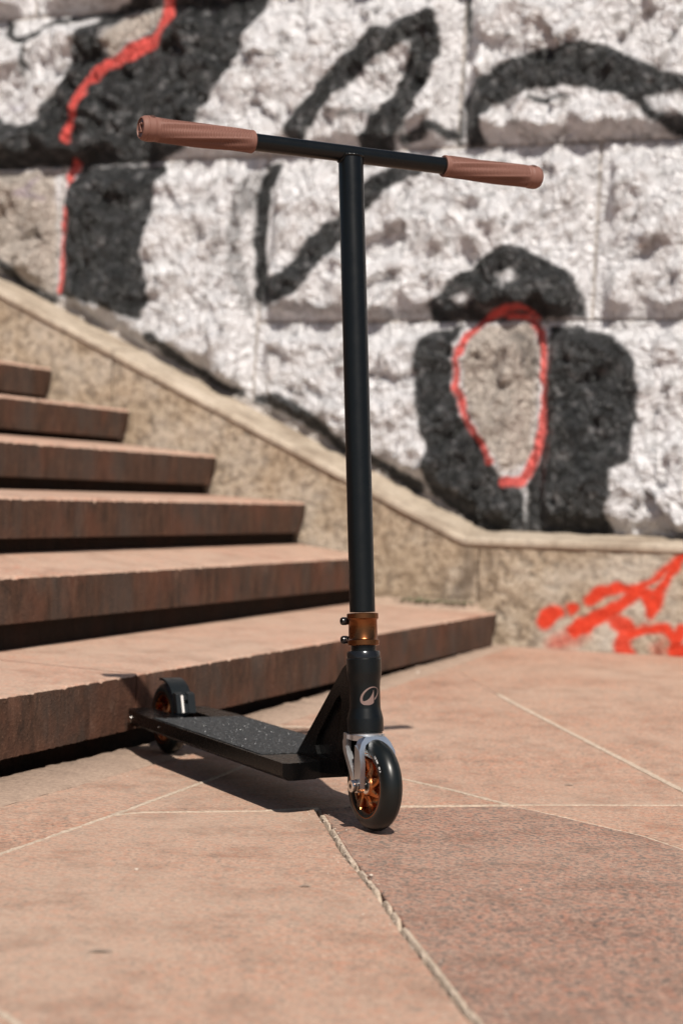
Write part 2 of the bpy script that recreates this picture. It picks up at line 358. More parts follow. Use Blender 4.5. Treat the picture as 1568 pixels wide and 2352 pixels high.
RED_STROKES=[([(-2.535,1.644),(-2.555,1.603),(-2.562,1.547),(-2.591,1.485),(-2.635,1.46),(-2.686,1.421),(-2.738,1.389),(-2.774,1.355),(-2.802,1.307),(-2.825,1.259),(-2.844,1.206),(-2.849,1.167)],[0.0182,0.0182,0.0227,0.0242,0.0242,0.0212,0.0182,0.0188,0.0176,0.0169,0.0169,0.0151],1.0),([(-2.842,1.093),(-2.851,1.054),(-2.861,0.984),(-2.862,0.927),(-2.859,0.871),(-2.863,0.808),(-2.857,0.758),(-2.861,0.702)],[0.0227,0.0188,0.0127,0.0133,0.0127,0.0109,0.0133,0.0091],1.0),([(-1.326,0.605),(-1.372,0.625),(-1.424,0.623),(-1.481,0.6),(-1.521,0.558),(-1.541,0.511),(-1.549,0.46),(-1.548,0.415),(-1.532,0.365),(-1.505,0.302),(-1.466,0.252),(-1.427,0.19)],[0.0061,0.0073,0.0085,0.0127,0.0139,0.0139,0.0127,0.0139,0.0139,0.0121,0.0109,0.0103],1.0),([(-1.389,0.135),(-1.351,0.148),(-1.32,0.211),(-1.302,0.292),(-1.302,0.385),(-1.309,0.479),(-1.319,0.542),(-1.338,0.583),(-1.384,0.605),(-1.423,0.607)],[0.0151,0.0188,0.0157,0.0145,0.0127,0.0133,0.0127,0.0127,0.0079,0.0061],1.0)]
PURPLE_STROKES=[([(-2.963,1.058),(-2.984,1.023),(-3.007,0.996),(-2.965,0.996),(-2.929,0.99)],[0.0048,0.0061,0.0067,0.0061,0.0048],0.5),([(-3.081,1.293),(-3.051,1.277),(-3.007,1.279)],[0.0042,0.0061,0.0042],0.35)]
PLINTH_RED=[([(-1.239,0.121),(-1.229,0.135),(-1.215,0.146)],[0.0221,0.0262,0.0211],1.0),([(-1.169,0.157),(-1.164,0.162)],[0.0171,0.0165],1.0),([(-1.12,0.182),(-1.102,0.199),(-1.073,0.211),(-1.037,0.218),(-0.994,0.215),(-0.962,0.205)],[0.0161,0.0171,0.0151,0.0141,0.0161,0.0181],1.0),([(-0.99,0.218),(-0.967,0.236),(-0.94,0.257),(-0.91,0.281),(-0.877,0.314),(-0.835,0.358)],[0.0121,0.0085,0.0085,0.0097,0.0101,0.0111],1.0),([(-0.958,0.155),(-0.947,0.171),(-0.938,0.203),(-0.92,0.242),(-0.894,0.282),(-0.868,0.322)],[0.0141,0.0151,0.0145,0.0121,0.0117,0.0111],1.0),([(-0.982,0.208),(-0.961,0.182),(-0.957,0.159)],[0.0121,0.0161,0.0121],1.0),([(-1.001,0.204),(-1.024,0.183),(-1.055,0.164),(-1.094,0.14),(-1.134,0.115),(-1.157,0.098)],[0.0171,0.0181,0.0191,0.0201,0.0221,0.0221],1.0),([(-1.141,0.095),(-1.177,0.077),(-1.205,0.067),(-1.221,0.056)],[0.0201,0.0201,0.0221,0.0121],0.55),([(-1.042,0.127),(-1.018,0.109),(-1.025,0.081),(-1.028,0.058),(-1.012,0.047)],[0.0221,0.0262,0.0221,0.0221,0.0181],0.95),([(-1.006,0.098),(-0.986,0.111),(-0.951,0.119),(-0.916,0.117),(-0.896,0.1),(-0.884,0.078),(-0.895,0.058)],[0.0161,0.0141,0.0121,0.0145,0.0181,0.0181,0.0161],1.0),([(-0.874,0.125),(-0.879,0.093),(-0.884,0.062),(-0.849,0.072)],[0.0101,0.0151,0.0141,0.0161],1.0),([(-1.102,0.136),(-1.063,0.142),(-1.039,0.135)],[0.0141,0.0161,0.0181],0.9),([(-0.927,0.083),(-0.946,0.062),(-0.918,0.056)],[0.0081,0.006,0.0121],0.5)]
PLINTH_PALE=[([(-1.202,0.234),(-1.138,0.252),(-1.058,0.264),(-0.98,0.282),(-0.922,0.293)],[0.0181,0.0262,0.0403,0.0362,0.0242],0.55),([(-1.04,0.296),(-1.018,0.234),(-1.0,0.18)],[0.0221,0.0242,0.0242],0.5),([(-1.074,0.114),(-1.069,0.091)],[0.0181,0.0221],0.8),([(-0.908,0.208),(-0.898,0.162),(-0.929,0.145)],[0.0242,0.0221,0.0161],0.5),([(-1.016,0.164),(-0.976,0.158)],[0.0181,0.0161],0.5),([(-1.238,0.093),(-1.206,0.103)],[0.0161,0.0141],0.5)]
# ------------------------------------------------------------------ spray paint and painted shade, laid out on the wall's own plane in metres
def seg_dist(P, a, b):
    d = b - a; L = max(float(d @ d), 1e-12)
    t = np.clip(((P - a) @ d) / L, 0, 1)
    return np.linalg.norm(P - (a + t[:, None] * d), axis=1), t
def poly_mask(P, poly, soft=.008):
    Q = np.array(poly, float); n = len(Q)
    dist = np.full(len(P), 1e9); ins = np.zeros(len(P), bool)
    for i in range(n):
        a, b = Q[i], Q[(i + 1) % n]
        dist = np.minimum(dist, seg_dist(P, a, b)[0])
        c = (a[1] > P[:, 1]) != (b[1] > P[:, 1])
        dy = b[1] - a[1] if abs(b[1] - a[1]) > 1e-9 else 1e-9
        ins ^= c & (P[:, 0] < (b[0] - a[0]) * (P[:, 1] - a[1]) / dy + a[0])
    sd = np.where(ins, dist, -dist)
    return np.clip(sd / (2 * soft) + .5, 0, 1)
def smooth_line(pts, wid):
    P = [np.array(p, float) for p in pts]; out = []; ow = []
    for i in range(len(P) - 1):
        p0 = P[max(i - 1, 0)]; p1 = P[i]; p2 = P[i + 1]; p3 = P[min(i + 2, len(P) - 1)]
        for t in (0, .25, .5, .75):
            out.append(.5 * ((2 * p1) + (p2 - p0) * t + (2 * p0 - 5 * p1 + 4 * p2 - p3) * t * t + (3 * p1 - p0 - 3 * p2 + p3) * t ** 3))
            ow.append(wid[i] * (1 - t) + wid[i + 1] * t)
    out.append(P[-1]); ow.append(wid[-1])
    return out, ow
def stroke_mask(P, st, soft=.008):
    pts, wid, al = st; pts, wid = smooth_line(pts, wid)
    m = np.zeros(len(P))
    for i in range(len(pts) - 1):
        d, t = seg_dist(P, pts[i], pts[i + 1])
        r = wid[i] * (1 - t) + wid[i + 1] * t
        m = np.maximum(m, np.clip((r - d) / (2 * soft) + .5, 0, 1))
    return m * al
def jitter(P, amp=.006, sc_=26):
    J = np.array([[noise.noise(Vector((x * sc_, y * sc_, 3))), noise.noise(Vector((x * sc_, y * sc_, 9)))] for x, y in P])
    return P + J * amp * 1.6
def wall_paint(P):
    P = jitter(P)
    bare = np.zeros(len(P)); blk = np.zeros(len(P)); red = np.zeros(len(P)); pur = np.zeros(len(P))
    for p in BARE: bare = np.maximum(bare, poly_mask(P, p))
    for p in BLACK_POLYS: blk = np.maximum(blk, poly_mask(P, p, .010))
    for p in NOTCH: blk *= 1 - .85 * poly_mask(P, p, .016)
    for s_ in BLACK_AND_SHADE_STROKES: blk = np.maximum(blk, stroke_mask(P, s_, .009))
    for s_ in RED_STROKES: red = np.maximum(red, stroke_mask(P, s_, .006))
    for s_ in PURPLE_STROKES: pur = np.maximum(pur, stroke_mask(P, s_, .006))
    return np.stack([blk, red, bare, pur], 1)
def set_paint(me, A):
    ca = me.color_attributes.new('paint', 'FLOAT_COLOR', 'POINT')
    ca.data.foreach_set('color', A.astype(np.float32).ravel())

# ------------------------------------------------------------------ ground far and near
gm = []
R_ = 60
ground = mesh('ground', [(-R_, -R_, -.045), (R_, -R_, -.045), (R_, R_, -.045), (-R_, R_, -.045)], [(0, 1, 2, 3)], m_slab)
tag(ground, kind='structure')

paving = empty('pavement'); tag(paving, kind='structure')
def densify(poly, step):
    out = []
    for i in range(len(poly)):
        a = Vector((*poly[i], 0)); b = Vector((*poly[(i + 1) % len(poly)], 0)); L = (b - a).length
        n = max(1, int(L / step))
        for k in range(n): out.append(a.lerp(b, k / n))
    return out
def inset(poly, g):
    n = len(poly); out = []
    A = sum(poly[i][0] * poly[(i + 1) % n][1] - poly[(i + 1) % n][0] * poly[i][1] for i in range(n))
    s = 1 if A > 0 else -1
    for i in range(n):
        p0 = Vector(poly[i - 1]); p1 = Vector(poly[i]); p2 = Vector(poly[(i + 1) % n])
        d1 = (p1 - p0).normalized(); d2 = (p2 - p1).normalized()
        n1 = Vector((-d1.y, d1.x)) * s; n2 = Vector((-d2.y, d2.x)) * s
        k = (n1 + n2); k = k / max(k.length_squared, .4) * 2 if k.length > 1e-6 else n1
        out.append(tuple(p1 + k * g))
    return out
def paving_slab(poly, mat, g=.0022, top=0.0, rough=.0009, step=.014, label=None):
    q = densify(inset(poly, g), step)
    q = [p + Vector((noise.noise(p * 55), noise.noise(p * 55 + Vector((7, 3, 1))), 0)) * rough * 2 + Vector((noise.noise(p * 170), noise.noise(p * 170 + Vector((5, 5, 5))), 0)) * rough for p in q]
    bm = bmesh.new()
    c = sum(q, Vector()) / len(q)
    t = [bm.verts.new((p.x, p.y, top)) for p in q]
    q2 = inset([(p.x, p.y) for p in q], -.0016)
    e = [bm.verts.new((p[0], p[1], top - .0014)) for p in q2]
    l = [bm.verts.new((p[0], p[1], -.04)) for p in q2]
    f = bm.faces.new(t)
    n = len(q)
    for i in range(n):
        j = (i + 1) % n
        bm.faces.new((t[i], e[i], e[j], t[j])); bm.faces.new((e[i], l[i], l[j], e[j]))
    bmesh.ops.triangulate(bm, faces=[f])
    bmesh.ops.bisect_plane(bm, geom=bm.verts[:] + bm.edges[:] + bm.faces[:], plane_co=S * 2.8, plane_no=S)
    for v in bm.verts: v.co.z += zg(v.co.x, v.co.y)
    bmesh.ops.recalc_face_normals(bm, faces=bm.faces)
    o = bmobj('paving_slab', bm, mat, paving, 25)
    if label: o['label'] = label
    return o
J3 = [(-.0208, 2.5349), (.0008, 2.3722), (.0208, 2.2048), (.057, 1.9854), (.0771, 1.8337), (.1003, 1.6836), (.1176, 1.5707), (.1288, 1.5094), (.165, 1.22), (.19, 1.0)]
J2L = [(-.2961, 2.4283), (-.2593, 2.4562), (-.0968, 2.4953), (-.0208, 2.5349)]
J2R = [(.024, 2.5533), (.0953, 2.5669), (.2542, 2.6038)]
J4 = [(.2542, 2.6038), (.2889, 2.5698), (.4133, 2.3972), (.4497, 2.3106), (.62, 2.05), (.95, 1.6)]
a_edge = -1.325
def strip(y): return ((a_edge + S.x * 0 + y * math.sin(th)) / math.cos(th), y)
near = [(-.36, 1.62), (-.2717, 1.50), (-.2527, 1.4709), (.055, 1.0)]
J3a = [(x - .0068, y) for x, y in J3]; J3b = [(x + .0035, y) for x, y in J3]
SLABS = [
    (J2L[:-1] + [J3a[0]] + J3a[1:] + near[::-1] + [(-.53, 1.86), (-.3944, 2.1485)], m_slab, None),
    (near + [(.19, 1.0), (.2, .3), (-1.0, .3), (-.95, 1.0), (-.53, 1.86)], m_slab, None),
    ([J3b[0]] + J2R + J4[1:] + [(1.1, .3), (.2, .3)] + J3b[::-1][:-1], m_slab_red, 'darker red granite paving slab with grey grains'),
    ([(.2542, 2.6038), (.5127, 2.6446), (1.1, 2.735), (1.7, 2.5), (1.7, 1.3), (.95, 1.6)] + J4[1:-1][::-1], m_slab, None),
    (J2L + J2R + [(.1749, 2.7291), (.1035, 2.8229), (-.09, 3.09), (-.1978, 2.7277)], m_slab, None),
    ([(-.09, 3.09), (-.1978, 2.7277), (-.2961, 2.4283), (-.3944, 2.1485), (-.53, 1.86), (-.95, 1.0), (-1.0, .3), strip(.3), strip(1.5), strip(3.35), (.005, 3.35)], m_slab, None),
    ([(-.09, 3.09), (.1035, 2.8229), (.2542, 2.6038), (.5127, 2.6446), (.552, 2.65), (.538, 2.7784), (.369, 3.72), (.285, 4.28), strip(4.15), strip(3.35), (.005, 3.35)], m_slab, None),
    ([(.552, 2.65), (1.1, 2.735), (1.7, 2.9), (1.9, 3.5), (1.45, 4.45), (.468, 4.862), strip(4.15), (.285, 4.28), (.369, 3.72), (.538, 2.7784)], m_slab, None),
    ([(1.1, 2.735), (1.7, 2.5), (3.0, 2.6), (3.4, 3.6), (1.9, 3.5), (1.7, 2.9)], m_slab, None),
    ([(1.9, 3.5), (3.4, 3.6), (3.3, 3.9), (1.45, 4.45)], m_slab, None),
    ([(1.7, 1.3), (1.7, 2.5), (3.0, 2.6), (3.2, .3), (1.1, .3), (.95, 1.6)], m_slab_red, None),
]
for k_, (poly, mt, lb) in enumerate(SLABS):
    paving_slab(poly, mt, .0016 if k_ in (0, 2) else .0026 if k_ not in (3, 4) else .0022, top=-.0006 * (k_ % 3), label=lb)
def da(b): return -.055 * (4.70 - b) / 2.05           # the lowest step runs a little out of line with the others
# the joint between stairs and paving: a dusty mortar fillet with a broken inner edge
bm = bmesh.new(); rows = []
nb = 420
for i in range(nb + 1):
    b = .2 + (4.70 - .2) * i / nb
    r = noise.noise(Vector((b * 6, 0, 1))) * .9 + noise.noise(Vector((b * 38, 2, 1))) * .45 + noise.noise(Vector((b * 90, 2, 1))) * .35
    lump = max(0, noise.noise(Vector((b * 24, 5, 2)))) * .004
    aa = [a_edge - .0015, a_edge - .02, -1.384 + da(b) + r * .012, -1.394 + da(b) + r * .013, -1.402 + da(b) + r * .013]
    hh = [-.0025, .0 + lump * .2, .002 + lump, -.012, -.045]
    row = []
    for a_, h_ in zip(aa, hh):
        P = stairP(a_, b, 0); row.append(bm.verts.new((P.x, P.y, h_ + zg(P.x, P.y) + noise.noise(Vector((b * 60, a_ * 60, 0))) * .0009)))
    rows.append(row)
for r0, r1 in zip(rows, rows[1:]):
    for k in range(4): bm.faces.new((r0[k], r1[k], r1[k + 1], r0[k + 1]))
bmobj('mortar_fillet', bm, m_fillet, paving, 60)
# joint fillings
def joint(pts, wd, z0, mt=m_mortar, gaps=0.0, seed=0, name='joint_mortar'):
    P = []
    for a, b in zip(pts, pts[1:]):
        a = Vector((*a, 0)); b = Vector((*b, 0)); n = max(1, int((b - a).length / .005))
        P += [a.lerp(b, k / n) for k in range(n)]
    P.append(Vector((*pts[-1], 0)))
    bm = bmesh.new(); rows = []
    for i, p in enumerate(P):
        d = (P[min(i + 1, len(P) - 1)] - P[max(i - 1, 0)]).normalized(); nn = Vector((-d.y, d.x, 0))
        r1 = noise.noise(p * 60 + Vector((seed, 0, 0))) + .6 * noise.noise(p * 160); r2 = noise.noise(p * 60 + Vector((seed, 9, 0))) + .6 * noise.noise(p * 160 + Vector((0, 9, 0)))
        low = noise.noise(p * 26 + Vector((seed, 4, 4)))
        dz = -.006 * max(0, low * 3 * gaps - .35)
        wl = wd * (1 + r1 * (.2 + gaps)); wr = wd * (1 + r2 * (.2 + gaps * .7))
        row = []
        if gaps >= .5: wl = wd * (.35 + r1 * 1.3 * gaps); prof = ((-wl - .0010, -.012), (-wl, -.0008), (-wl * .3 + wd * .5, .0004), (wd * 1.05, 0), (wd * 1.5, -.001))
        else: prof = ((-wl, -.006), (-wl * .85, 0), (0, .0003), (wr * .85, 0), (wr, -.006))
        for off, zz in prof:
            q = p + nn * off
            row.append(bm.verts.new((q.x, q.y, z0 + zz + dz + zg(q.x, q.y) + noise.noise(q * 260) * .0007)))
        rows.append(row)
    for r0, r1 in zip(rows, rows[1:]):
        for k in range(4): bm.faces.new((r0[k], r0[k + 1], r1[k + 1], r1[k]))
    return bmobj(name, bm, mt, paving, 60)
joint([(-.3944 - .05, 2.005), (-.3944, 2.1485), (-.2961, 2.4283), (-.1978, 2.7277), (-.09, 3.09)], .0042, .0004, gaps=.35, seed=1)
joint([(-.53, 1.86), (-.3944 - .05, 2.005)], .003, -.001, seed=1)
joint(J2L, .0042, .0006, gaps=.15, seed=2)
joint(J2R + [(.5127, 2.6446), (1.1, 2.735)], .0040, .0005, gaps=.2, seed=3)
joint([(-.09, 3.09), (.1035, 2.8229), (.1749, 2.7291), (.2542, 2.6038)], .0048, .0006, gaps=.2, seed=4)
joint(J4, .0026, -.0012, gaps=.1, seed=5)
joint([(.552, 2.65), (.538, 2.7784), (.369, 3.72), (.345, 3.87)], .0066, .0012, gaps=.05, seed=6)
joint([strip(3.35), (.005, 3.35), (.0, 3.33)], .007, .001, gaps=.5, seed=7)
joint([(-.36, 1.62), (-.2717, 1.50), (-.2527, 1.4709), (.055, 1.0)], .0045, .0004, gaps=.2, seed=8)
J3c = [(x + .0004, y) for x, y in J3]
joint(J3c[:5], .0030, -.0022, gaps=.9, seed=9)
joint([(x - .0006, y) for x, y in J3c[4:8]], .0030, -.0006, gaps=.55, seed=10)
joint([(x - .001, y) for x, y in J3c[7:]], .003, -.001, gaps=.5, seed=11)
bed = []; bf = []
for i in range(33):
    for j in range(33):
        x = -2.2 + 6 * i / 32; y = .2 + 4.8 * j / 32
        bed.append((x, y, -.022 + zg(x, y)))
for i in range(32):
    for j in range(32): q = i * 33 + j; bf.append((q, q + 33, q + 34, q + 1))
mesh('bedding', bed, bf, m_dirt, paving)
# loose chips and grains lying on the slabs
def bit(x, y, r, mat, flat=.5, name='stone_chip', label=None):
    bm = bmesh.new(); bmesh.ops.create_icosphere(bm, subdivisions=2, radius=r)
    for v in bm.verts:
        k = 1 + .35 * noise.noise(v.co * (1.2 / r) + Vector((x * 50, y * 50, 0))); v.co *= k; v.co.z *= flat
    o = bmobj(name, bm, mat, None, 40); o.location = (x, y, zg(x, y) + r * flat * .6)
    tag(o, label, 'stone chip', 'small chips lying on the paving')
    return o
chips = [(-.2242, 2.0799, .0026, 'round cream grain of grit alone on the big front paving slab'),
         (.1876, 4.2118, .0045, 'white chip on the far paving near the foot of the lowest step'),
         (.0466, 2.0867, .0024, 'small pale chip just left of the front end of the dark red slab joint'),
         (.2144, 2.0353, .0014, 'tiny white chip in the middle of the dark red slab')]
for x, y, r, lb in chips: bit(x, y, r, m_chip, .7, label=lb)
bits = bmesh.new()
for k in range(160):
    if k < 110:
        t = random.random(); i = min(int(t * 8), 7); f = t * 8 - i
        x = J3[i][0] * (1 - f) + J3[i + 1][0] * f + random.gauss(-.010, .022); y = J3[i][1] * (1 - f) + J3[i + 1][1] * f
    else:
        x = random.uniform(-.5, .8); y = random.uniform(1.4, 4.0)
    r = random.uniform(.0005, .0013)
    m4 = Matrix.Translation((x, y, zg(x, y) + r * .4)) @ Matrix.Rotation(random.random() * 6, 4, 'Z') @ Matrix.Diagonal((1.3, 1, .6, 1))
    bmesh.ops.create_icosphere(bits, subdivisions=1, radius=r, matrix=m4)
o = bmobj('grit', bits, m_chip, None, 40); tag(o, 'loose pale mortar grit scattered along the cracked paving joint', 'grit', kind='stuff')
def leaf_bit(x, y, L, mat, rz, label, wd=.2):
    bm = bmesh.new(); n = 7; rows = []
    for i in range(n):
        t = i / (n - 1); wv = wd * L * math.sin(math.pi * (.08 + .84 * t)); z = .0008 + .0022 * math.sin(math.pi * t)
        rows.append([bm.verts.new((L * (t - .5), wv * s, z - abs(s) * .0006)) for s in (-1, 0, 1)])
    for r0, r1 in zip(rows, rows[1:]):
        for k in range(2): bm.faces.new((r0[k], r1[k], r1[k + 1], r0[k + 1]))
    r = bmesh.ops.extrude_face_region(bm, geom=bm.faces[:])
    for v in [g for g in r['geom'] if isinstance(g, bmesh.types.BMVert)]: v.co.z -= .0007
    o = bmobj('dry_leaf', bm, mat, None, 60); o.location = (x, y, zg(x, y)); o.rotation_euler.z = rz
    tag(o, label, 'leaf')
m_leaf = simple('dark_dry_leaf', (.25, .195, .155), .8, 0, .2)
leaf_bit(-.2159, 1.7064, .026, m_leaf, .15, 'dark dry leaf fragment lying flat towards the left of the front slab', .14)
leaf_bit(-.0286, 2.0182, .015, m_leaf, .1, 'small dark leaf fragment on the front slab nearer the cracked joint', .16)
leaf_bit(.3651, 2.8011, .014, m_leaf, 0, 'small dark fragment on the slab between the two pale joints right of the wheel', .2)

# ------------------------------------------------------------------ staircase
STEPS = [(-1.3706, .138), (-1.735, .2762), (-1.9365, .4207), (-2.2175, .548), (-2.5025, .6757), (-2.7645, .797), (-3.045, .925), (-3.325, 1.053)]
stairs = empty('staircase', (0, 0, 0))
tag(stairs, 'flight of broad reddish granite steps rising to the left beside the graffiti wall', 'staircase')
TH = .0855
SLOPE = [.028, .12, .04, .085, .08, .08, .08, .08]
def step_slab(a, z, b0, b1, i):
    back = (a - STEPS[i + 1][0] + .04) if i < 7 else .32
    a_base, z_base, bk_base = a, z, back
    bev = [.0035, .0045, .008, .009, .009, .009, .009, .009][i]
    n = max(4, int((b1 - b0) / (.006 if i < 3 else .012))); V = []; Fs = []; mi = []
    for k in range(n + 1):
        b = b0 + (b1 - b0) * k / n
        a = a_base + (da(b) if i == 0 else 0); z = z_base + (da(b) * .18 if i == 0 else 0); TH = .0855 - (da(b) * .145 if i == 0 else 0); back = bk_base + (da(b) if i == 0 else 0)
        c1 = noise.noise(Vector((b * 34, i * 7, 0))); c2 = noise.noise(Vector((b * 90, i * 7, 5))); c3 = noise.noise(Vector((b * 7, i * 7, 8)))
        c4 = noise.noise(Vector((b * 210, i * 7, 2))); chip = max(0, c1 * .8 + c2 * .7 + c4 * .4 - .12) * .0050; wob = c3 * .0020
        bv = bev * (1 + .25 * c2 + .25 * c4) + chip
        zs = SLOPE[i]
        rows = [(a - back, z + zs * back), (a - .03, z + .03 * zs + .0003 * c1), (a - bv, z - chip * .25), (a + wob - .0006, z - bv * .9), (a + wob + .0015 * c2, z - TH * .5), (a + wob, z - TH + .004 * max(0, c2)), (a - .006, z - TH - .001), (a - back, z - TH - .001)]
        V += [stairP(p, b, q) for p, q in rows]
    if b1 > 4.6:                                    # the last slab narrows where it meets the wall
        for k in range(n + 1):
            b = b0 + (b1 - b0) * k / n; q = max(0, 1 - (b1 - b) / .035)
            for j, sh in ((4, .004), (5, .020), (6, .022)): V[k * 8 + j] = V[k * 8 + j] - W * (sh * q)
    m = 8
    for k in range(n):
        for j in range(m):
            j2 = (j + 1) % m
            Fs.append((k * m + j, (k + 1) * m + j, (k + 1) * m + j2, k * m + j2)); mi.append(1 if j in (3, 4, 5, 6) else 0)
    Fs.append(tuple(range(m))); mi.append(1); Fs.append(tuple(n * m + j for j in range(m))[::-1]); mi.append(1)
    me = bpy.data.meshes.new('step_slab'); me.from_pydata([tuple(v) for v in V], [], Fs)
    me.polygons.foreach_set('material_index', mi)
    bm = bmesh.new(); bm.from_mesh(me); bmesh.ops.recalc_face_normals(bm, faces=bm.faces); bm.to_mesh(me); bm.free()
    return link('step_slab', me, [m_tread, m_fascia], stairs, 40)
CUTS = [[(.25, 1.25), (1.255, 2.72), (2.724, 4.692)], [(.25, 1.9), (1.904, 3.62), (3.624, 4.692)], [(.25, 2.1), (2.105, 3.85), (3.854, 4.692)],
        [(.25, 2.3), (2.304, 3.99), (3.994, 4.692)], [(.25, 2.4), (2.404, 4.18), (4.184, 4.692)], [(.25, 2.6), (2.604, 4.692)], [(.25, 4.692)], [(.25, 4.692)]]
for i, (a, z) in enumerate(STEPS):
    for b0, b1 in CUTS[i]: step_slab(a, z, b0, b1, i)
    # recessed riser stone under each slab
    zb = 0 if i == 0 else STEPS[i - 1][1]
    set_ = .05 if i == 0 else .034
    q0 = da(.25) if i == 0 else 0; zt_r = z - TH + .001
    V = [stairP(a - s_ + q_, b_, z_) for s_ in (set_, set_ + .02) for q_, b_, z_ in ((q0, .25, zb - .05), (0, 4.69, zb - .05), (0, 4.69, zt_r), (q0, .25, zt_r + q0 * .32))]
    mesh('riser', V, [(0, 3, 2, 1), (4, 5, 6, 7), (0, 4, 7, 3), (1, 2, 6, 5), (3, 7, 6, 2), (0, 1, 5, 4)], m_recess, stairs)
V = [stairP(a, b, z) for b in (.24, .25) for a, z in ((-3.7, 0), (-3.7, 1.0), (-3.40, .96), (-1.43, .04), (-1.43, 0))]
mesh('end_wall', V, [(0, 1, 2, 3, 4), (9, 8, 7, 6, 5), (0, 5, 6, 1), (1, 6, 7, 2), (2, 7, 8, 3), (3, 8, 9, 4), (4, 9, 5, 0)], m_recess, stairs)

# ------------------------------------------------------------------ low concrete wall that carries the coping
plinth = empty('low_wall', tuple(stairP(-1.43, 4.70, 0)))
tag(plinth, 'tan pebbledash low wall with sloping coping between the steps and the graffiti wall, red scrawl on its right end', 'low wall')
org = stairP(-1.43, 4.70, 0)
def zF(a): return .331 + max(0, -1.474 - a) * .467
def zB(a): return .353 + max(0, -1.448 - a) * .4515
def bB(a): return 4.82 + .0963 * max(0, -1.448 - a) * .4537 + .012
def panel(a0, a1, cell, cell_z):
    na = max(2, int((a1 - a0) / cell)); nz = int(.33 / cell_z) if a0 > -1.5 else int(.7 / cell_z)
    V = []; P2 = []
    for i in range(na + 1):
        a = a0 + (a1 - a0) * i / na
        for j in range(nz + 1):
            t = j / nz; z = (zF(a) - .004) * t
            p = Vector((a * 40, z * 40, 0)); d = noise.fractal(p, 1, 2, 3) * .0030 + noise.noise(Vector((a * 7, z * 7, 4))) * .003
            e = min(i, na - i, nz - j) / 3
            V.append(stairP(a, 4.70 - d * min(1, e), z) - org); P2.append((a, z))
    Fs = [(i * (nz + 1) + j, (i + 1) * (nz + 1) + j, (i + 1) * (nz + 1) + j + 1, i * (nz + 1) + j + 1) for i in range(na) for j in range(nz)]
    k = len(V)
    V += [stairP(a0, 4.79, 0) - org, stairP(a1, 4.79, 0) - org, stairP(a1, 4.79, zF(a1)) - org, stairP(a0, 4.79, zF(a0)) - org]
    Fs += [tuple([k, k + 3] + [j for j in range(nz, -1, -1)]), tuple([k + 2, k + 1] + [na * (nz + 1) + j for j in range(nz + 1)])]
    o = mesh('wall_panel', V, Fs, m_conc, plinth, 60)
    P = np.array(P2 + [(a0, -1)] * 4); A = np.zeros((len(P), 4)); 
    if a0 > -1.6:
        PJ = jitter(P, .006, 30)
        for s_ in PLINTH_RED: A[:, 1] = np.maximum(A[:, 1], stroke_mask(PJ, s_, .006 if s_[2] > .8 else .016))
        for s_ in PLINTH_PALE: A[:, 2] = np.maximum(A[:, 2], stroke_mask(P, s_, .04))
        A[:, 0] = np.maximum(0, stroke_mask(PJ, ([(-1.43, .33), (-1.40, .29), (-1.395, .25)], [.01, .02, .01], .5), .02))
    else:
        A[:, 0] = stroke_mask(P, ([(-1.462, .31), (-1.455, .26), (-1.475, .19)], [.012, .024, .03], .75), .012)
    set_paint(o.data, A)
    return o
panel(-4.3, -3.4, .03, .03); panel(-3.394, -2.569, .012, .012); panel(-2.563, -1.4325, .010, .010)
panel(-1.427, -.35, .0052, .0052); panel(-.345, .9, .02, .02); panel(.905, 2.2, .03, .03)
def coping(a0, a1):
    n = max(1, int((a1 - a0) / .03)); V = []
    for i in range(n + 1):
        a = a0 + (a1 - a0) * i / n; w1 = noise.noise(Vector((a * 12, 0, 0))) * .002
        f, bk, zb = zF(a), bB(a), zB(a)
        rows = [(4.6985, f - .014), (4.692 + w1, f - .010), (4.6915 + w1, f + .001), (4.699, f + .0075 + w1), (4.72, f + .011), (bk + .03, zb + .010), (bk + .03, f - .03), (4.7095, f - .03)]
        V += [stairP(a, b_, z_) - org for b_, z_ in rows]
    Fs = [(k * 8 + j, (k + 1) * 8 + j, (k + 1) * 8 + (j + 1) % 8, k * 8 + (j + 1) % 8) for k in range(n) for j in range(8)]
    Fs += [tuple(range(8)), tuple(n * 8 + j for j in range(7, -1, -1))]
    me = bpy.data.meshes.new('coping'); me.from_pydata([tuple(v) for v in V], [], Fs)
    bm = bmesh.new(); bm.from_mesh(me); bmesh.ops.recalc_face_normals(bm, faces=bm.faces); bm.to_mesh(me); bm.free()
    return link('coping', me, m_coping, plinth, 40)
for a0, a1 in ((-4.3, -2.568), (-2.564, -1.470), (-1.470, -.35), (-.346, 2.2)): coping(a0, a1)
V = [stairP(a, b, z) - org for b in (4.712, 4.80) for a, z in ((-4.3, 0), (2.2, 0), (2.2, .30), (-1.474, .30), (-4.3, zF(-4.3) - .032))]
mesh('mortar_core', V, [(0, 1, 2, 3, 4), (9, 8, 7, 6, 5), (2, 7, 8, 3), (3, 8, 9, 4), (0, 4, 9, 5), (1, 6, 7, 2)], m_mortar, plinth)

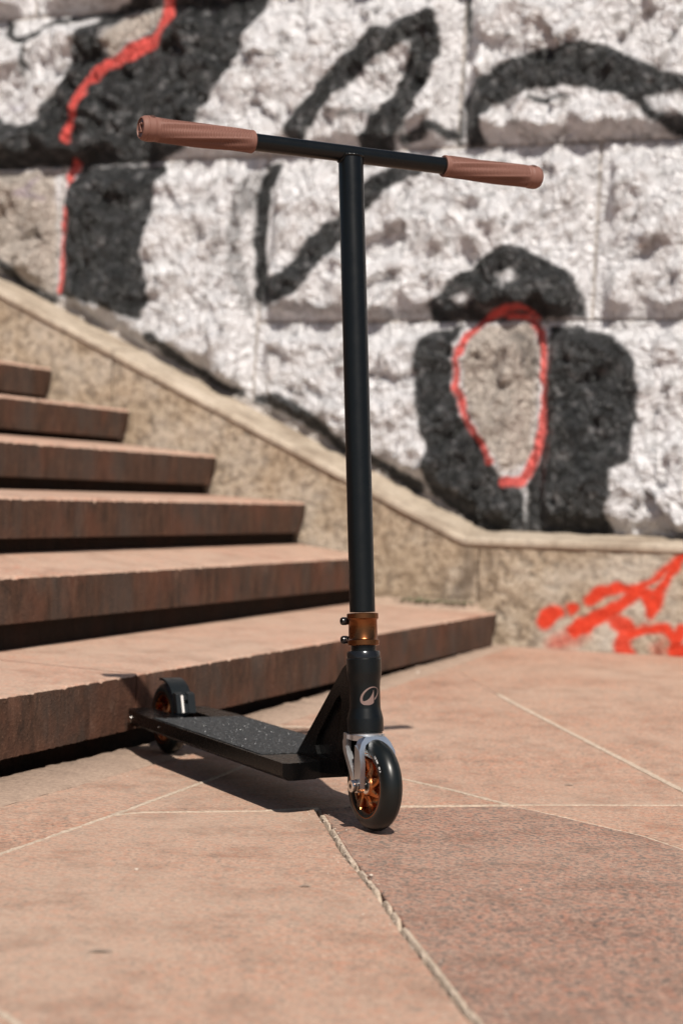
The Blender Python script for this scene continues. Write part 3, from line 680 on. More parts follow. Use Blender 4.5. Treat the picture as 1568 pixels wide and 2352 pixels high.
# ------------------------------------------------------------------ rock-faced graffiti wall
wall = empty('stone_wall', tuple(wallP(-1.4, 0)))
tag(wall, 'battered wall of big rock-faced stones sprayed silver with black and red graffiti', 'wall')
worg = wallP(-1.4, 0)
def cop_v(a): return max(0.0, (-1.448 - a)) * .4537
def stone(u0, u1, v0, v1, seed, cell=.0085, bulge=.045):
    g = .005
    u0 += g; u1 -= g; v0 += g; v1 -= g * .6
    nu = max(8, int((u1 - u0) / cell)); nv = max(8, int((v1 - v0) / cell))
    V = []; P2 = []; off = Vector((seed * 13.7, seed * 5.1, seed * 2.3))
    for i in range(nu + 1):
        for j in range(nv + 1):
            u = u0 + (u1 - u0) * i / nu; v = v0 + (v1 - v0) * j / nv
            eb = v - v0
            if u < -1.47: eb = min(eb, (v - cop_v(u) - .024 - .02 * noise.noise(Vector((u * 8, seed, 2)))) * .91)
            es = min(u - u0, u1 - u); et = v1 - v
            wob = .35 * noise.noise(Vector((u * 9, v * 9, seed)))
            def sm(x): x = min(1, max(0, x)); return x * x * (3 - 2 * x)
            wb = 1 + 1.6 * noise.noise(Vector((u * 13, seed, 1)))
            k = sm((es - .012) / (.05 * (1 + wob))) * sm((et - .010) / (.07 * (1 + wob))) * sm((eb - .004) / (.045 * max(.4, wb + wob)))
            p = Vector((u, v, 0)) + off
            n1 = noise.fractal(p * 5.2, 1, 2, 3); wp = Vector((p.x * 1.25 + .05 * noise.noise(p * 7), p.y * .85 + .05 * noise.noise(p * 7 + Vector((3, 1, 4))), p.z)); n2 = abs(noise.noise(wp * 9)) + .5 * abs(noise.noise(wp * 19)) - .3; n3 = abs(noise.noise(wp * 36)) + .4 * abs(noise.noise(wp * 70)) - .25
            n4 = noise.noise(p * 95); fc = 0
            wv = Vector((p.x + .02 * noise.noise(p * 14), p.y + .02 * noise.noise(p * 14 + Vector((2, 7, 1))), p.z))
            if cell < .02:
                for sc2, amp in ((6.5, .50), (17.0, .55)):
                    q = wv * sc2; c0 = noise.voronoi(q)[1][0]; gv = noise.noise_vector(c0 * 3.7)
                    fc += amp * ((q.x - c0.x) * gv.x + (q.y - c0.y) * gv.y) / sc2
            d = k * (bulge + .034 * n1 + .030 * n2 + .015 * n3 + .0015 * n4 + fc) + (1 - k) * (.0012 * n3 + .001 * n4) - .004
            # the face leans out towards the foot of each stone
            d += k * .012 * (1 - (v - v0) / (v1 - v0)) ** 1.5
            if u < -1.47 and eb < .004: d = min(d, -.004 - .03 * sm((.006 - eb) / .015))
            V.append(wallP(u, v, d) - worg); P2.append((u, v))
    Fs = [(i * (nv + 1) + j, (i + 1) * (nv + 1) + j, (i + 1) * (nv + 1) + j + 1, i * (nv + 1) + j + 1) for i in range(nu) for j in range(nv)]
    # sides going back into the wall
    def idx(i, j): return i * (nv + 1) + j
    loop = [idx(i, 0) for i in range(nu)] + [idx(nu, j) for j in range(nv)] + [idx(i, nv) for i in range(nu, 0, -1)] + [idx(0, j) for j in range(nv, 0, -1)]
    k0 = len(V)
    for q in loop:
        u, v = P2[q]; V.append(wallP(u, v, -.06) - worg)
    L = len(loop)
    for q in range(L): Fs.append((loop[q], k0 + q, k0 + (q + 1) % L, loop[(q + 1) % L]))
    o = mesh('stone_block', V, Fs, m_wall, wall, 180)
    A = np.zeros((len(V), 4)); A[:len(P2)] = wall_paint(np.array(P2)); 
    for n_, q in enumerate(loop): A[k0 + n_] = A[q]
    set_paint(o.data, A)
    return o
C0, C1, C2, C3, C4, C5 = 0, .5945, 1.097, 1.581, 2.07, 2.55
BL = [(-2.186, -1.327, C0, C1), (-1.327, -.46, C0, C1), (-.46, .5, C0, C1),
      (-3.7, -2.882, .5, C2), (-2.882, -2.186, .15, C2), (-2.186, -1.180, C1, C2), (-1.180, -.30, C1, C2), (-.30, .6, C1, C2),
      (-3.7, -2.613, C2, C3), (-2.613, -1.598, C2, C3), (-1.598, -.70, C2, C3), (-.70, .3, C2, C3),
      (-3.6, -3.03, C3, C4), (-3.03, -2.2, C3, C4), (-2.2, -1.2, C3, C4), (-1.2, -.3, C3, C4)]
for k_, (u0, u1, v0, v1) in enumerate(BL):
    vis = u1 < -.2 and v0 < 1.6 or u0 < -.4 and v0 < 1.5
    stone(u0, u1, v0, v1, k_ + 1, .0085 if vis else .03)
for k_, (u0, u1, v0, v1) in enumerate([(.5, 1.5, C0, C1), (1.5, 2.4, C0, C1), (.6, 1.7, C1, C2), (1.7, 2.4, C1, C2), (.3, 1.2, C2, C3), (1.2, 2.4, C2, C3),
      (-.3, .7, C3, C4), (.7, 2.4, C3, C4), (-3.6, -2.5, C4, C5), (-2.5, -1.5, C4, C5), (-1.5, -.6, C4, C5), (-.6, .5, C4, C5), (.5, 2.4, C4, C5), (-4.4, -3.7, .8, C2), (-4.4, -3.7, C2, C3), (-4.4, -3.6, C3, C5)]):
    stone(u0, u1, v0, v1, k_ + 40, .04)
V = []; P2 = []
for i in range(221):
    for j in range(141):
        u = -3.3 + 2.75 * i / 220; v = -.02 + 1.72 * j / 140
        V.append(wallP(u, v, -.009 + .002 * noise.noise(Vector((u * 60, v * 60, 1)))) - worg); P2.append((u, v))
o = mesh('joint_mortar', V, [(i * 141 + j, (i + 1) * 141 + j, (i + 1) * 141 + j + 1, i * 141 + j + 1) for i in range(220) for j in range(140)], m_wall, wall, 180)
A = wall_paint(np.array(P2)); A[:, 2] = .75; set_paint(o.data, A)
V = [wallP(u, v, d) - worg for d in (-.014, -.35) for u, v in ((-4.4, -.1), (2.4, -.1), (2.4, C5), (-4.4, C5))]
mesh('joint_mortar', V, [(0, 1, 2, 3), (7, 6, 5, 4), (3, 2, 6, 7), (0, 3, 7, 4), (1, 5, 6, 2)], m_wallmortar, wall)

# sandy dirt packed into the corner between the lowest tread and the low wall
nb = 60; V = []
for i in range(nb + 1):
    a = -1.745 + (1.745 - 1.40) * i / nb; zt0 = .138 + (-1.3706 - a) * .028
    hgt = (.164 + .004 * noise.noise(Vector((a * 30, 1, 1))) - zt0) * min(1, (i / nb < .93) * 1 + (1 - i / nb) * 6)
    hgt = max(.001, hgt)
    V += [stairP(a, 4.698, zt0 + hgt), stairP(a, 4.672 + .006 * noise.noise(Vector((a * 40, 2, 1))), zt0 + hgt * .45), stairP(a, 4.645 + .01 * noise.noise(Vector((a * 25, 3, 1))), zt0 - .001)]
mesh('corner_dirt', V, [(i * 3 + j, i * 3 + 3 + j, i * 3 + 4 + j, i * 3 + 1 + j) for i in range(nb) for j in (0, 1)], m_fillet, stairs, 60)
# moss in the corner where the lowest tread meets the low wall
ms = bmesh.new()
for k in range(90):
    a = random.choice([random.gauss(-1.57, .035), random.uniform(-1.64, -1.42), random.gauss(-1.50, .03)]); h = max(.001, random.gauss(.0030, .0018))
    b = 4.690 - abs(random.gauss(0, .008))
    p = stairP(a, b - random.random() * .022, .160 + h * .2)
    bmesh.ops.create_icosphere(ms, subdivisions=1, radius=h, matrix=Matrix.Translation(p) @ Matrix.Diagonal((1.3, 1, 1.0, 1)))
o = bmobj('moss', ms, m_moss, None, 60); tag(o, 'thin green moss in the corner where the lowest tread meets the low wall', 'moss', kind='stuff')

# ------------------------------------------------------------------ the kick scooter (x forward, y to the rider's left)
O0 = Vector((.0541, 2.3745, 0))
sco = empty('kick_scooter', O0, -math.radians(63))
tag(sco, 'matte black stunt scooter with brown grips and orange wheels standing on the paving', 'kick scooter')
def ax(z): return -.0492 - .1194 * (z - .288)          # the steering axis
def A3(z): return Vector((ax(z), 0, z))
bm = bmesh.new(); add_tube(bm, A3(.2845), A3(.905), .01715, 56); bmobj('steering_tube', bm, m_black, sco, 40)
bm = bmesh.new(); add_tube(bm, A3(.226), A3(.243), .0168, 48); bmobj('steering_tube', bm, m_black, sco, 40)
bx, bz = ax(.909), .909
bm = bmesh.new(); add_tube(bm, (bx, -.30, bz), (bx, .30, bz), .01165, 48); bmobj('crossbar', bm, m_black, sco, 40)
# weld bead round the T joint
bm = bmesh.new(); n = 90; prev = None; rings = []
for k in range(n):
    t = 2 * math.pi * k / n; r = .0176
    y = r * math.sin(t); xx = r * math.cos(t)
    q = min(abs(xx) / .01165, .98)
    zz = bz - .01165 * math.sqrt(max(0, 1 - q * q)) - .0006
    c = Vector((ax(zz) + xx * .98, y, zz)); rr = .0018 * (1 + .22 * math.sin(k * 2.1) + .1 * noise.noise(Vector((k, 0, 0))))
    rad = Vector((xx, y, 0)).normalized()
    rings.append([bm.verts.new(c + (rad * math.cos(a) + Vector((0, 0, 1)) * math.sin(a)) * rr) for a in [2 * math.pi * i / 8 for i in range(8)]])
for k in range(n):
    for i in range(8): bm.faces.new((rings[k][i], rings[(k + 1) % n][i], rings[(k + 1) % n][(i + 1) % 8], rings[k][(i + 1) % 8]))
bmobj('weld_bead', bm, m_black, sco, 60)

# grips
def grip(sgn, lab):
    L, n, m = .1595, 478, 96
    y_in = .1465
    V = []; Fs = []
    for i in range(n + 1):
        t = i / n; y = y_in + t * L; base = .0149 + .0012 * t
        s_in = i / 12; s_out = (n - i)
        flange = 0
        ribon = 1 if .03 < t < .868 else 0
        env = min(1, max(0, (t - .03) / .02)) * min(1, max(0, (.868 - t) / .02))
        rib = (.00042 * (1 if (y / .0022) % 1 < .52 else -1)) * env
        if t < .03: base += .0004 - .001 * max(0, (.008 - t) / .008)
        if t > .885: base += .0008 * min(1, (t - .885) / .02)
        if t > .955: base -= .0006
        if t > .975: base -= .0022 * (t - .975) / .025
        for k in range(m):
            a = 2 * math.pi * k / m
            tw = a * 1 - sgn * 1.15 * t
            gz = 0
            for c in range(5):
                d = (tw - 2 * math.pi * c / 5 + math.pi) % (2 * math.pi) - math.pi
                gz += -.0022 * math.exp(-((d + .28) / .22) ** 2) + .0012 * math.exp(-((d - .14) / .11) ** 2)
            fade = math.sin(math.pi * min(1, max(0, (t - .04) / .84))) ** .6
            r = base + rib * (1 if gz < .0005 else .25) + gz * fade * env
            V.append((bx + r * math.cos(a), sgn * y, bz + r * math.sin(a)))
    for i in range(n):
        for k in range(m): Fs.append((i * m + k, i * m + (k + 1) % m, (i + 1) * m + (k + 1) % m, (i + 1) * m + k))
    # inner rim, outer rim and a recessed end plug seat
    i0 = len(V); V += [(bx + .0119 * math.cos(2 * math.pi * k / m), sgn * (y_in + .0002), bz + .0119 * math.sin(2 * math.pi * k / m)) for k in range(m)]
    for k in range(m): Fs.append((k, (k + 1) % m, i0 + (k + 1) % m, i0 + k))
    i1 = len(V); yo = y_in + L
    for r, dy in ((.0128, .0006), (.0122, -.0022), (.0001, -.0022)):
        V += [(bx + r * math.cos(2 * math.pi * k / m), sgn * (yo + dy), bz + r * math.sin(2 * math.pi * k / m)) for k in range(m)]
    last = n * m
    for s0, s1 in ((last, i1), (i1, i1 + m), (i1 + m, i1 + 2 * m)):
        for k in range(m): Fs.append((s0 + k, s0 + (k + 1) % m, s1 + (k + 1) % m, s1 + k))
    me = bpy.data.meshes.new('grip'); me.from_pydata(V, [], Fs)
    b_ = bmesh.new(); b_.from_mesh(me); bmesh.ops.recalc_face_normals(b_, faces=b_.faces); b_.to_mesh(me); b_.free()
    o = link('grip', me, m_grip, sco, 50); o['label'] = lab
    # end plug with its double-hook emblem
    bm = bmesh.new(); add_lathe(bm, (bx, sgn * (yo - .0021), bz), (bx, sgn * (yo + .01), bz), [(0, .0120), (.0008, .0120), (.0012, .0116)], 48); bmobj('end_plug', bm, m_gripdark, o, 40)
    bm = bmesh.new()
    def hook(pts, wd):
        for p0, p1 in zip(pts, pts[1:]):
            a = Vector((bx + p0[0], sgn * (yo + .0002), bz + p0[1])); b = Vector((bx + p1[0], sgn * (yo + .0002), bz + p1[1]))
            add_tube(bm, a, b, wd, 8)
    k = .0011
    hook([(-.0062, -.0040), (-.0025, -.0058), (.0008, -.0030), (.0002, .0006), (-.0022, .0030), (-.0026, .0062)], k)
    hook([(.0062, .0040), (.0025, .0058), (-.0008, .0030), (-.0002, -.0006), (.0022, -.0030), (.0026, -.0062)], k)
    bmobj('emblem', bm, m_grip, o, 60)
    # little round mark on the flange
    bm = bmesh.new(); yc = y_in + L * .918; rr = .01735
    A0 = math.radians(62) if sgn < 0 else math.radians(60)
    ring = [(.0034 * math.cos(t), .0034 * math.sin(t)) for t in [2 * math.pi * i / 22 for i in range(23)]]
    lines = [ring, [(-.0018, -.0012), (.0002, .0010), (.0000, -.0006), (.0018, .0014)]]
    for ln in lines:
        for p0, p1 in zip(ln, ln[1:]):
            q = []
            for pu, pv in (p0, p1):
                aa = A0 + pv / rr; q.append(Vector((bx + rr * math.cos(aa), sgn * (yc + pu), bz + rr * math.sin(aa))))
            add_tube(bm, q[0], q[1], .00033, 6)
    bmobj('emblem', bm, m_gripdark, o, 60)
    return o
grip(-1, 'ribbed brown grip on the nearer end of the bar'); grip(1, 'ribbed brown grip on the farther end of the bar')

# clamp
zc0, zc1 = .2400, .2835
axd = (A3(zc1) - A3(zc0)).normalized()
def lathe_pts(prof, n, skip=None): pass
bm = bmesh.new(); R1, R2, Ri = .0214, .0192, .0170
prof = [(0, R1 - .0008), (.0008, R1), (.0070, R1), (.0078, R1 - .0006), (.0086, R2 + .0004), (.0095, R2), (.0335, R2), (.0345, R2 + .0004), (.0352, R1 - .0010), (.0360, R1 - .0003), (.0423, R1 - .0003), (.0431, R1 - .0011)]
x_, y_, z_, L_ = frame(A3(zc0), A3(zc1))
n = 72; gap = 3; sl_a = math.radians(196)        # split faces backwards
ang = [sl_a + math.radians(5) + (2 * math.pi - math.radians(10)) * k / n for k in range(n + 1)]
ox, oy = Vector((1, 0, 0)), Vector((0, 1, 0))
ox = (ox - axd * ox.dot(axd)).normalized()
ro = [[bm.verts.new(A3(zc0) + axd * t + (ox * math.cos(a) + oy * math.sin(a)) * r) for a in ang] for t, r in prof]
ri = [[bm.verts.new(A3(zc0) + axd * t + (ox * math.cos(a) + oy * math.sin(a)) * Ri) for a in ang] for t in (prof[0][0], prof[-1][0])]
for r0, r1 in zip(ro, ro[1:]):
    for k in range(n): bm.faces.new((r0[k], r0[k + 1], r1[k + 1], r1[k]))
for k in range(n):
    bm.faces.new((ri[0][k], ro[0][k], ro[0][k + 1], ri[0][k + 1])[::-1]); bm.faces.new((ro[-1][k], ri[1][k], ri[1][k + 1], ro[-1][k + 1])[::-1]); bm.faces.new((ri[1][k], ri[0][k], ri[0][k + 1], ri[1][k + 1]))
for e in (0, n): bm.faces.new([r[e] for r in ro] + [ri[1][e], ri[0][e]])
clampo = bmobj('clamp', bm, m_clamp, sco, 25)
for t in (.0085, .0335):
    c = A3(zc0) + axd * t
    bm = bmesh.new()
    p = c + ox * -.0175
    add_tube(bm, p + oy * -.0150, p + oy * -.0040, .0050, 24)
    bmesh.ops.scale(bm, vec=(1, 1, 1), verts=bm.verts)
    bmobj('bolt_lug', bm, m_clamp, clampo, 40)
    bm = bmesh.new()
    add_tube(bm, p + oy * .004, p + oy * .0185, .0050, 24); bmobj('bolt_lug', bm, m_clamp, clampo, 40)
    bm = bmesh.new()
    add_lathe(bm, p + oy * -.0158, p + oy * -.0240, [(0, .0026), (.0005, .0055), (.0055, .0055), (.0072, .0047), (.0078, .0030), (.0076, .0022), (.0050, .0021)], 28)
    add_tube(bm, p + oy * -.0148, p + oy * -.0162, .0026, 20)
    bmobj('clamp_bolt', bm, m_blackgloss, clampo, 40)

# head tube, headset cap
bm = bmesh.new()
def tt(z): return (z - .126) / math.sqrt(1 - .0 + 0) * 1.0071
PR = [(.1262, .0232), (.1270, .0243), (.1420, .0243), (.1445, .0240), (.1560, .0212), (.1585, .0209), (.1850, .0209), (.1930, .0216), (.2010, .0232), (.2060, .0235), (.2215, .0235), (.2225, .0229)]
add_lathe(bm, A3(.126), A3(.2225), [(tt(z), r) for z, r in PR], 72)
ht = bmobj('head_tube', bm, m_black, sco, 22)
bm = bmesh.new(); add_lathe(bm, A3(.2228), A3(.2335), [(0, .0229), (.0012, .0230), (.0080, .0222), (.0098, .0212), (.0102, .0178)], 72)
bmobj('headset_cap', bm, m_headset, ht, 25)
bm = bmesh.new(); add_lathe(bm, A3(.1240), A3(.1262), [(0, .0228), (.0022, .0228)], 60); bmobj('headset_race', bm, m_headset, ht, 25)
# emblem: an open slanted ring with a fin inside, printed round the tube
def zt(y): return .2250 - (y - 1015) * (.2250 - .1262) / (2090 - 1015)
view = Vector((-.0541 * 0 + 0, -1, 0))
def onhead(x, y):
    z = zt(y); al = math.asin(max(-.985, min(.985, (x - 765) / 240)))
    # local angle: camera direction in scooter axes is -63 deg from +x turned: forward is 27 deg right of the lens axis
    a = al - math.radians(27 - 1.0)
    # negative y of the scooter is to the left in view
    r = .0211
    c = A3(z)
    return c + Vector((math.cos(a) * r, math.sin(a) * r, 0))
def ell(cx, cy, rx, ry, rot, t):
    x = rx * math.cos(t); y = ry * math.sin(t); return cx + x * math.cos(rot) - y * math.sin(rot), cy + x * math.sin(rot) + y * math.cos(rot)
V = []; Fs = []
def strip_faces(A_, B_):
    k = len(V)
    for p, q in zip(A_, B_): V.append(onhead(*p)); V.append(onhead(*q))
    for i in range(len(A_) - 1): Fs.append((k + 2 * i, k + 2 * i + 1, k + 2 * i + 3, k + 2 * i + 2))
rot = math.radians(-42)
outer = []; inner = []
t0, t1 = math.radians(84), math.radians(84 - 350)
for i in range(61):
    t = t0 + (t1 - t0) * i / 60
    outer.append(ell(828, 1550, 162, 100, rot, t)); inner.append(ell(842, 1541, 138, 78, rot, t))
strip_faces(outer, inner)
fin_top = [(893, 1470), (885, 1500), (870, 1532), (850, 1562), (825, 1590), (795, 1612), (765, 1624), (745, 1627), (735, 1628)]
fin_bot = [(898, 1475), (898, 1530), (897, 1580), (897, 1620), (895, 1648), (870, 1668), (830, 1680), (790, 1682), (750, 1672)]
m_ = 8; grid = []
for p, q in zip(fin_top, fin_bot):
    grid.append([(p[0] + (q[0] - p[0]) * s / m_, p[1] + (q[1] - p[1]) * s / m_) for s in range(m_ + 1)])
for r0, r1 in zip(grid, grid[1:]): strip_faces(r0, r1)
me = bpy.data.meshes.new('emblem'); me.from_pydata([tuple(v) for v in V], [], Fs)
b_ = bmesh.new(); b_.from_mesh(me)
for f in b_.faces:
    f.normal_update(); c = f.calc_center_median()
    if f.normal.dot(c - A3(c.z)) < 0: f.normal_flip()
bmesh.ops.solidify(b_, geom=b_.faces[:], thickness=-.00006); b_.to_mesh(me); b_.free()
link('emblem', me, m_logo, ht, 60)

# neck between deck and head tube: an open gusset with a pocket
outer_ = [(-.0480, .2180), (-.0640, .2080), (-.1990, .0745), (-.1990, .0600), (-.1210, .0590), (-.0560, .0650), (-.0500, .0700), (-.0500, .0870), (-.0430, .1270), (-.036, .1700), (-.040, .2120)]
inner_ = [(-.0700, .1720), (-.0790, .1660), (-.1330, .1090), (-.1400, .0940), (-.1330, .0830), (-.1100, .0800), (-.0900, .0850), (-.0760, .1000), (-.0690, .1250), (-.0640, .1450), (-.0650, .1650)]
bm = bmesh.new(); add_ring_prism(bm, outer_, inner_, -.0195, .0195); nk = bmobj('neck', bm, m_deckpaint, sco, 30, .0022, 2)
bm = bmesh.new(); add_prism(bm, [(p[0] + (p[0] + .1) * .06, p[1] + (p[1] - .12) * .06) for p in inner_], -.0135, .0135); bmobj('web', bm, m_deckpaint, nk, 30)

# deck
hw = .0800; zt_, zb_ = .0750, .0572
def deck_outline(h, nose, rear):
    L = [(nose - .045, 0)]
    pts = [(-.1235, -.020), (-.1175, -.030), (-.1120, h * -.93 + .004), (-.1150, -h)]
    side = [(-.30, -h), (-.50, -h), (-.640, -h), (-.690, -h + .005), (rear + .014, -h + .009), (rear + .004, -h + .013), (rear, -h + .020)]
    slot = [(rear, -.0245), (-.610, -.0245), (-.604, -.018)]
    half = pts + side + slot
    other = [(x, -y) for x, y in half[::-1]]
    return half + other
bm = bmesh.new(); ol = deck_outline(hw, -.112, -.750)
a = [bm.verts.new((x, y, zt_)) for x, y in ol]; b = [bm.verts.new((x, y, zb_)) for x, y in ol]
c = [bm.verts.new((x, y * (.90 if abs(y) > .03 else 1), .0510)) for x, y in ol]
n = len(ol)
bm.faces.new(a); bm.faces.new(c[::-1])
for r0, r1 in ((a, b), (b, c)):
    for i in range(n): bm.faces.new((r0[i], r1[i], r1[(i + 1) % n], r0[(i + 1) % n]))
deck = bmobj('deck', bm, m_deckpaint, sco, 40, .0026, 3)
for s in (-1, 1):                                   # dropouts that carry the rear axle
    bm = bmesh.new(); add_prism(bm, [(-.700, .0535), (-.7100, .0480), (-.7300, .0465), (-.7450, .0500), (-.7480, .0600), (-.6950, .0600)], s * .0300 if s > 0 else -.0655, s * .0655 if s > 0 else -.0300)
    bmobj('dropout', bm, m_deckpaint, deck, 30, .0012, 2)
# grip tape, its grit
tp = [(-.2000, -.0745), (-.1985, -.060), (-.1980, 0), (-.1985, .060), (-.2000, .0745), (-.50, .0750), (-.595, .0750), (-.600, .0600), (-.602, 0), (-.600, -.0600), (-.612, -.0750), (-.50, -.0750)]
bm = bmesh.new(); add_slab(bm, tp, .0752, .0761); tape = bmobj('grip_tape', bm, m_tape, deck, 30)
V = []; Fs = []
for k in range(14000):
    x = random.uniform(-.60, -.2005); y = random.uniform(-.0735, .0735); s = random.uniform(.00020, .00042) * (1.5 if random.random() < .05 else 1)
    t = random.uniform(0, 6.28); tilt = random.uniform(0, 1.25); az = random.uniform(0, 6.28)
    nrm = Vector((math.sin(tilt) * math.cos(az), math.sin(tilt) * math.sin(az), math.cos(tilt)))
    u_ = nrm.orthogonal().normalized(); v_ = nrm.cross(u_); c = Vector((x, y, .0765))
    i = len(V); V += [c + (u_ * math.cos(t + q) + v_ * math.sin(t + q)) * s for q in (0, 2.1, 4.2)] + [c - Vector((0, 0, .0006))]
    Fs += [(i, i + 1, i + 2), (i, i + 3, i + 1), (i + 1, i + 3, i + 2), (i + 2, i + 3, i)]
g_ = mesh('grit', V, Fs, m_grit, tape); g_['kind'] = 'stuff'
# rear fender with its mounting block
rx = -.7300
bm = bmesh.new(); arc = []
R0, R1_ = .0625, .0665
for k in range(15):
    t = math.radians(42 + 58 * k / 14); arc.append((rx + R1_ * math.cos(t), .06 + R1_ * math.sin(t)))
arc_in = [(rx + R0 * math.cos(math.radians(42 + 58 * k / 14)), .06 + R0 * math.sin(math.radians(42 + 58 * k / 14))) for k in range(14, -1, -1)]
add_prism(bm, arc + arc_in, -.0165, .0165)
fend = bmobj('rear_fender', bm, m_plastic, sco, 30, .0014, 2)
bl = [(-.6800, .1040), (-.6740, .1085), (-.6650, .1060), (-.6545, .0762), (-.6680, .0762), (-.6720, .0900)]
bm = bmesh.new(); add_prism(bm, bl, -.0165, -.0040); bmobj('mounting_block', bm, m_plastic, fend, 30, .0022, 2)
bm = bmesh.new(); add_prism(bm, bl, .0040, .0165); bmobj('mounting_block', bm, m_plastic, fend, 30, .0022, 2)
bm = bmesh.new(); add_prism(bm, [(-.6790, .1030), (-.6740, .1065), (-.6680, .1040), (-.6655, .0965), (-.6730, .0965)], -.0040, .0040); bmobj('mounting_block', bm, m_plastic, fend, 30, .001, 1)
bm = bmesh.new(); add_prism(bm, [(-.6620, .0900), (-.6575, .0765), (-.6670, .0765), (-.6700, .0900)], -.0040, .0040); bmobj('mounting_block', bm, m_plastic, fend, 30, .001, 1)
bm = bmesh.new(); add_prism(bm, [(-.6650, .1045), (-.6628, .1045), (-.6528, .0770), (-.6550, .0770)], -.0084, -.0050); bmobj('painted_glint_strip', bm, m_glint, fend, 30)  # added pale strip standing in for sun glint on the block's bevel

# wheels
def wheel(x, lab):
    wc = empty('wheel'); wc.parent = sco; wc.location = (x, 0, .06); wc['label'] = lab
    bm = bmesh.new(); n = 112; prof = []
    # tyre: full round section, 30 mm wide
    sec = []
    for k in range(29):
        t = math.radians(-112 + 224 * k / 28); sec.append((.0150 * math.sin(t) * (1 if abs(t) < 1.57 else 1), .0452 + .0148 * math.cos(t)))
    sec += [(.0136, .0385), (-.0136, .0385)]
    rings = [[bm.verts.new((r * math.cos(2 * math.pi * i / n), y, r * math.sin(2 * math.pi * i / n))) for i in range(n)] for y, r in sec]
    for q in range(len(rings)):
        r0, r1 = rings[q], rings[(q + 1) % len(rings)]
        for i in range(n): bm.faces.new((r0[i], r0[(i + 1) % n], r1[(i + 1) % n], r1[i]))
    ty = bmobj('tyre', bm, m_rubber, wc, 60)
    # thin moulding line round the tread
    bm = bmesh.new()
    add_lathe(bm, (0, .0024, 0), (0, .0034, 0), [(0, .0594), (.0003, .06005), (.0007, .06005), (.001, .0594)], 112, caps=False)
    bmobj('mould_line', bm, m_rubber, ty, 60)
    # rim: outer band, hub and six curved spokes with open pockets between them
    bm = bmesh.new()
    sec = [(-.0148, .0434), (-.0150, .0424), (-.0140, .0412), (-.0095, .0372), (-.004, .0362), (.004, .0362), (.0095, .0372), (.0140, .0412), (.0150, .0424), (.0148, .0434), (.0100, .0440), (-.0100, .0440)]
    rings = [[bm.verts.new((r * math.cos(2 * math.pi * i / 96), y, r * math.sin(2 * math.pi * i / 96))) for i in range(96)] for y, r in sec]
    for q in range(len(rings)):
        r0, r1 = rings[q], rings[(q + 1) % len(rings)]
        for i in range(96): bm.faces.new((r0[i], r0[(i + 1) % 96], r1[(i + 1) % 96], r1[i]))
    sec = [(-.0135, .0072), (-.0135, .0125), (-.0115, .0140), (-.0065, .0150), (.0065, .0150), (.0115, .0140), (.0135, .0125), (.0135, .0072)]
    rings = [[bm.verts.new((r * math.cos(2 * math.pi * i / 48), y, r * math.sin(2 * math.pi * i / 48))) for i in range(48)] for y, r in sec]
    for q in range(len(rings)):
        r0, r1 = rings[q], rings[(q + 1) % len(rings)]
        for i in range(48): bm.faces.new((r0[i], r0[(i + 1) % 48], r1[(i + 1) % 48], r1[i]))
    for c in range(6):
        A0 = 2 * math.pi * c / 6 + .35; m = 9; rows = []
        for i in range(m + 1):
            t = i / m; r = .0130 + (.0385 - .0130) * t
            a = A0 + .62 * t ** 1.5
            w_ = .0036 + .0030 * abs(t - .42) ** 1.4 * 3
            yh = .0118 - .0052 * math.sin(math.pi * t) + .001 * t
            ca = Vector((math.cos(a), 0, math.sin(a))); tn = Vector((-math.sin(a), 0, math.cos(a)))
            row = []
            for s, yy in ((-1, -yh + .0022), (-.55, -yh), (.55, -yh), (1, -yh + .0022), (1, yh - .0022), (.55, yh), (-.55, yh), (-1, yh - .0022)):
                p = ca * r + tn * (s * w_); row.append(bm.verts.new((p.x, yy, p.z)))
            rows.append(row)
        for r0, r1 in zip(rows, rows[1:]):
            for k in range(8): bm.faces.new((r0[k], r0[(k + 1) % 8], r1[(k + 1) % 8], r1[k]))
        bm.faces.new(rows[0]); bm.faces.new(rows[-1][::-1])
    bmobj('rim', bm, m_orange_wheel, wc, 28)
    bm = bmesh.new(); add_lathe(bm, (0, -.0150, 0), (0, .0150, 0), [(0, .0040), (0, .0082), (.0012, .0110), (.0288, .0110), (.03, .0082), (.03, .0040)], 40, caps=False); bmobj('bearing', bm, m_steel, wc, 30)
    return wc, ty
w1, ty1 = wheel(0, 'front wheel with orange spoked rim'); w2, ty2 = wheel(rx, 'rear wheel with orange rim under the fender'); w2.rotation_euler.y = .4

# lettering on the sidewall of the front tyre
def tyre_text(txt, a_start, size):
    cu_ = bpy.data.curves.new('txt', 'FONT'); cu_.body = txt; cu_.size = size; cu_.space_character = 1.12; cu_.offset = .00008
    to = bpy.data.objects.new('txt', cu_); COL.objects.link(to)
    dg = bpy.context.evaluated_depsgraph_get(); me = bpy.data.meshes.new_from_object(to.evaluated_get(dg))
    bpy.data.objects.remove(to)
    bm = bmesh.new(); bm.from_mesh(me)
    bmesh.ops.subdivide_edges(bm, edges=bm.edges[:], cuts=1)
    for v in bm.verts:
        x, y = v.co.x * .92, v.co.y
        phi = a_start - x / .0485                 # clockwise seen from the near side
        # position on the round section: start at radius ~.0475 and climb outwards
        s = y / .0148; t0_ = math.radians(-84)    # section angle, 0 = tread, -90 = widest at the near side
        t = t0_ + s
        r = .0452 + .0151 * math.cos(t); yy = .0152 * math.sin(t)
        v.co = Vector((r * math.sin(phi * -1 + math.pi / 2 - math.pi / 2) if False else r * math.cos(phi), yy, r * math.sin(phi)))
    return bmobj('lettering', bm, m_white, ty1, None)
tyre_text('120 MM    88 A', math.radians(60), .0040)

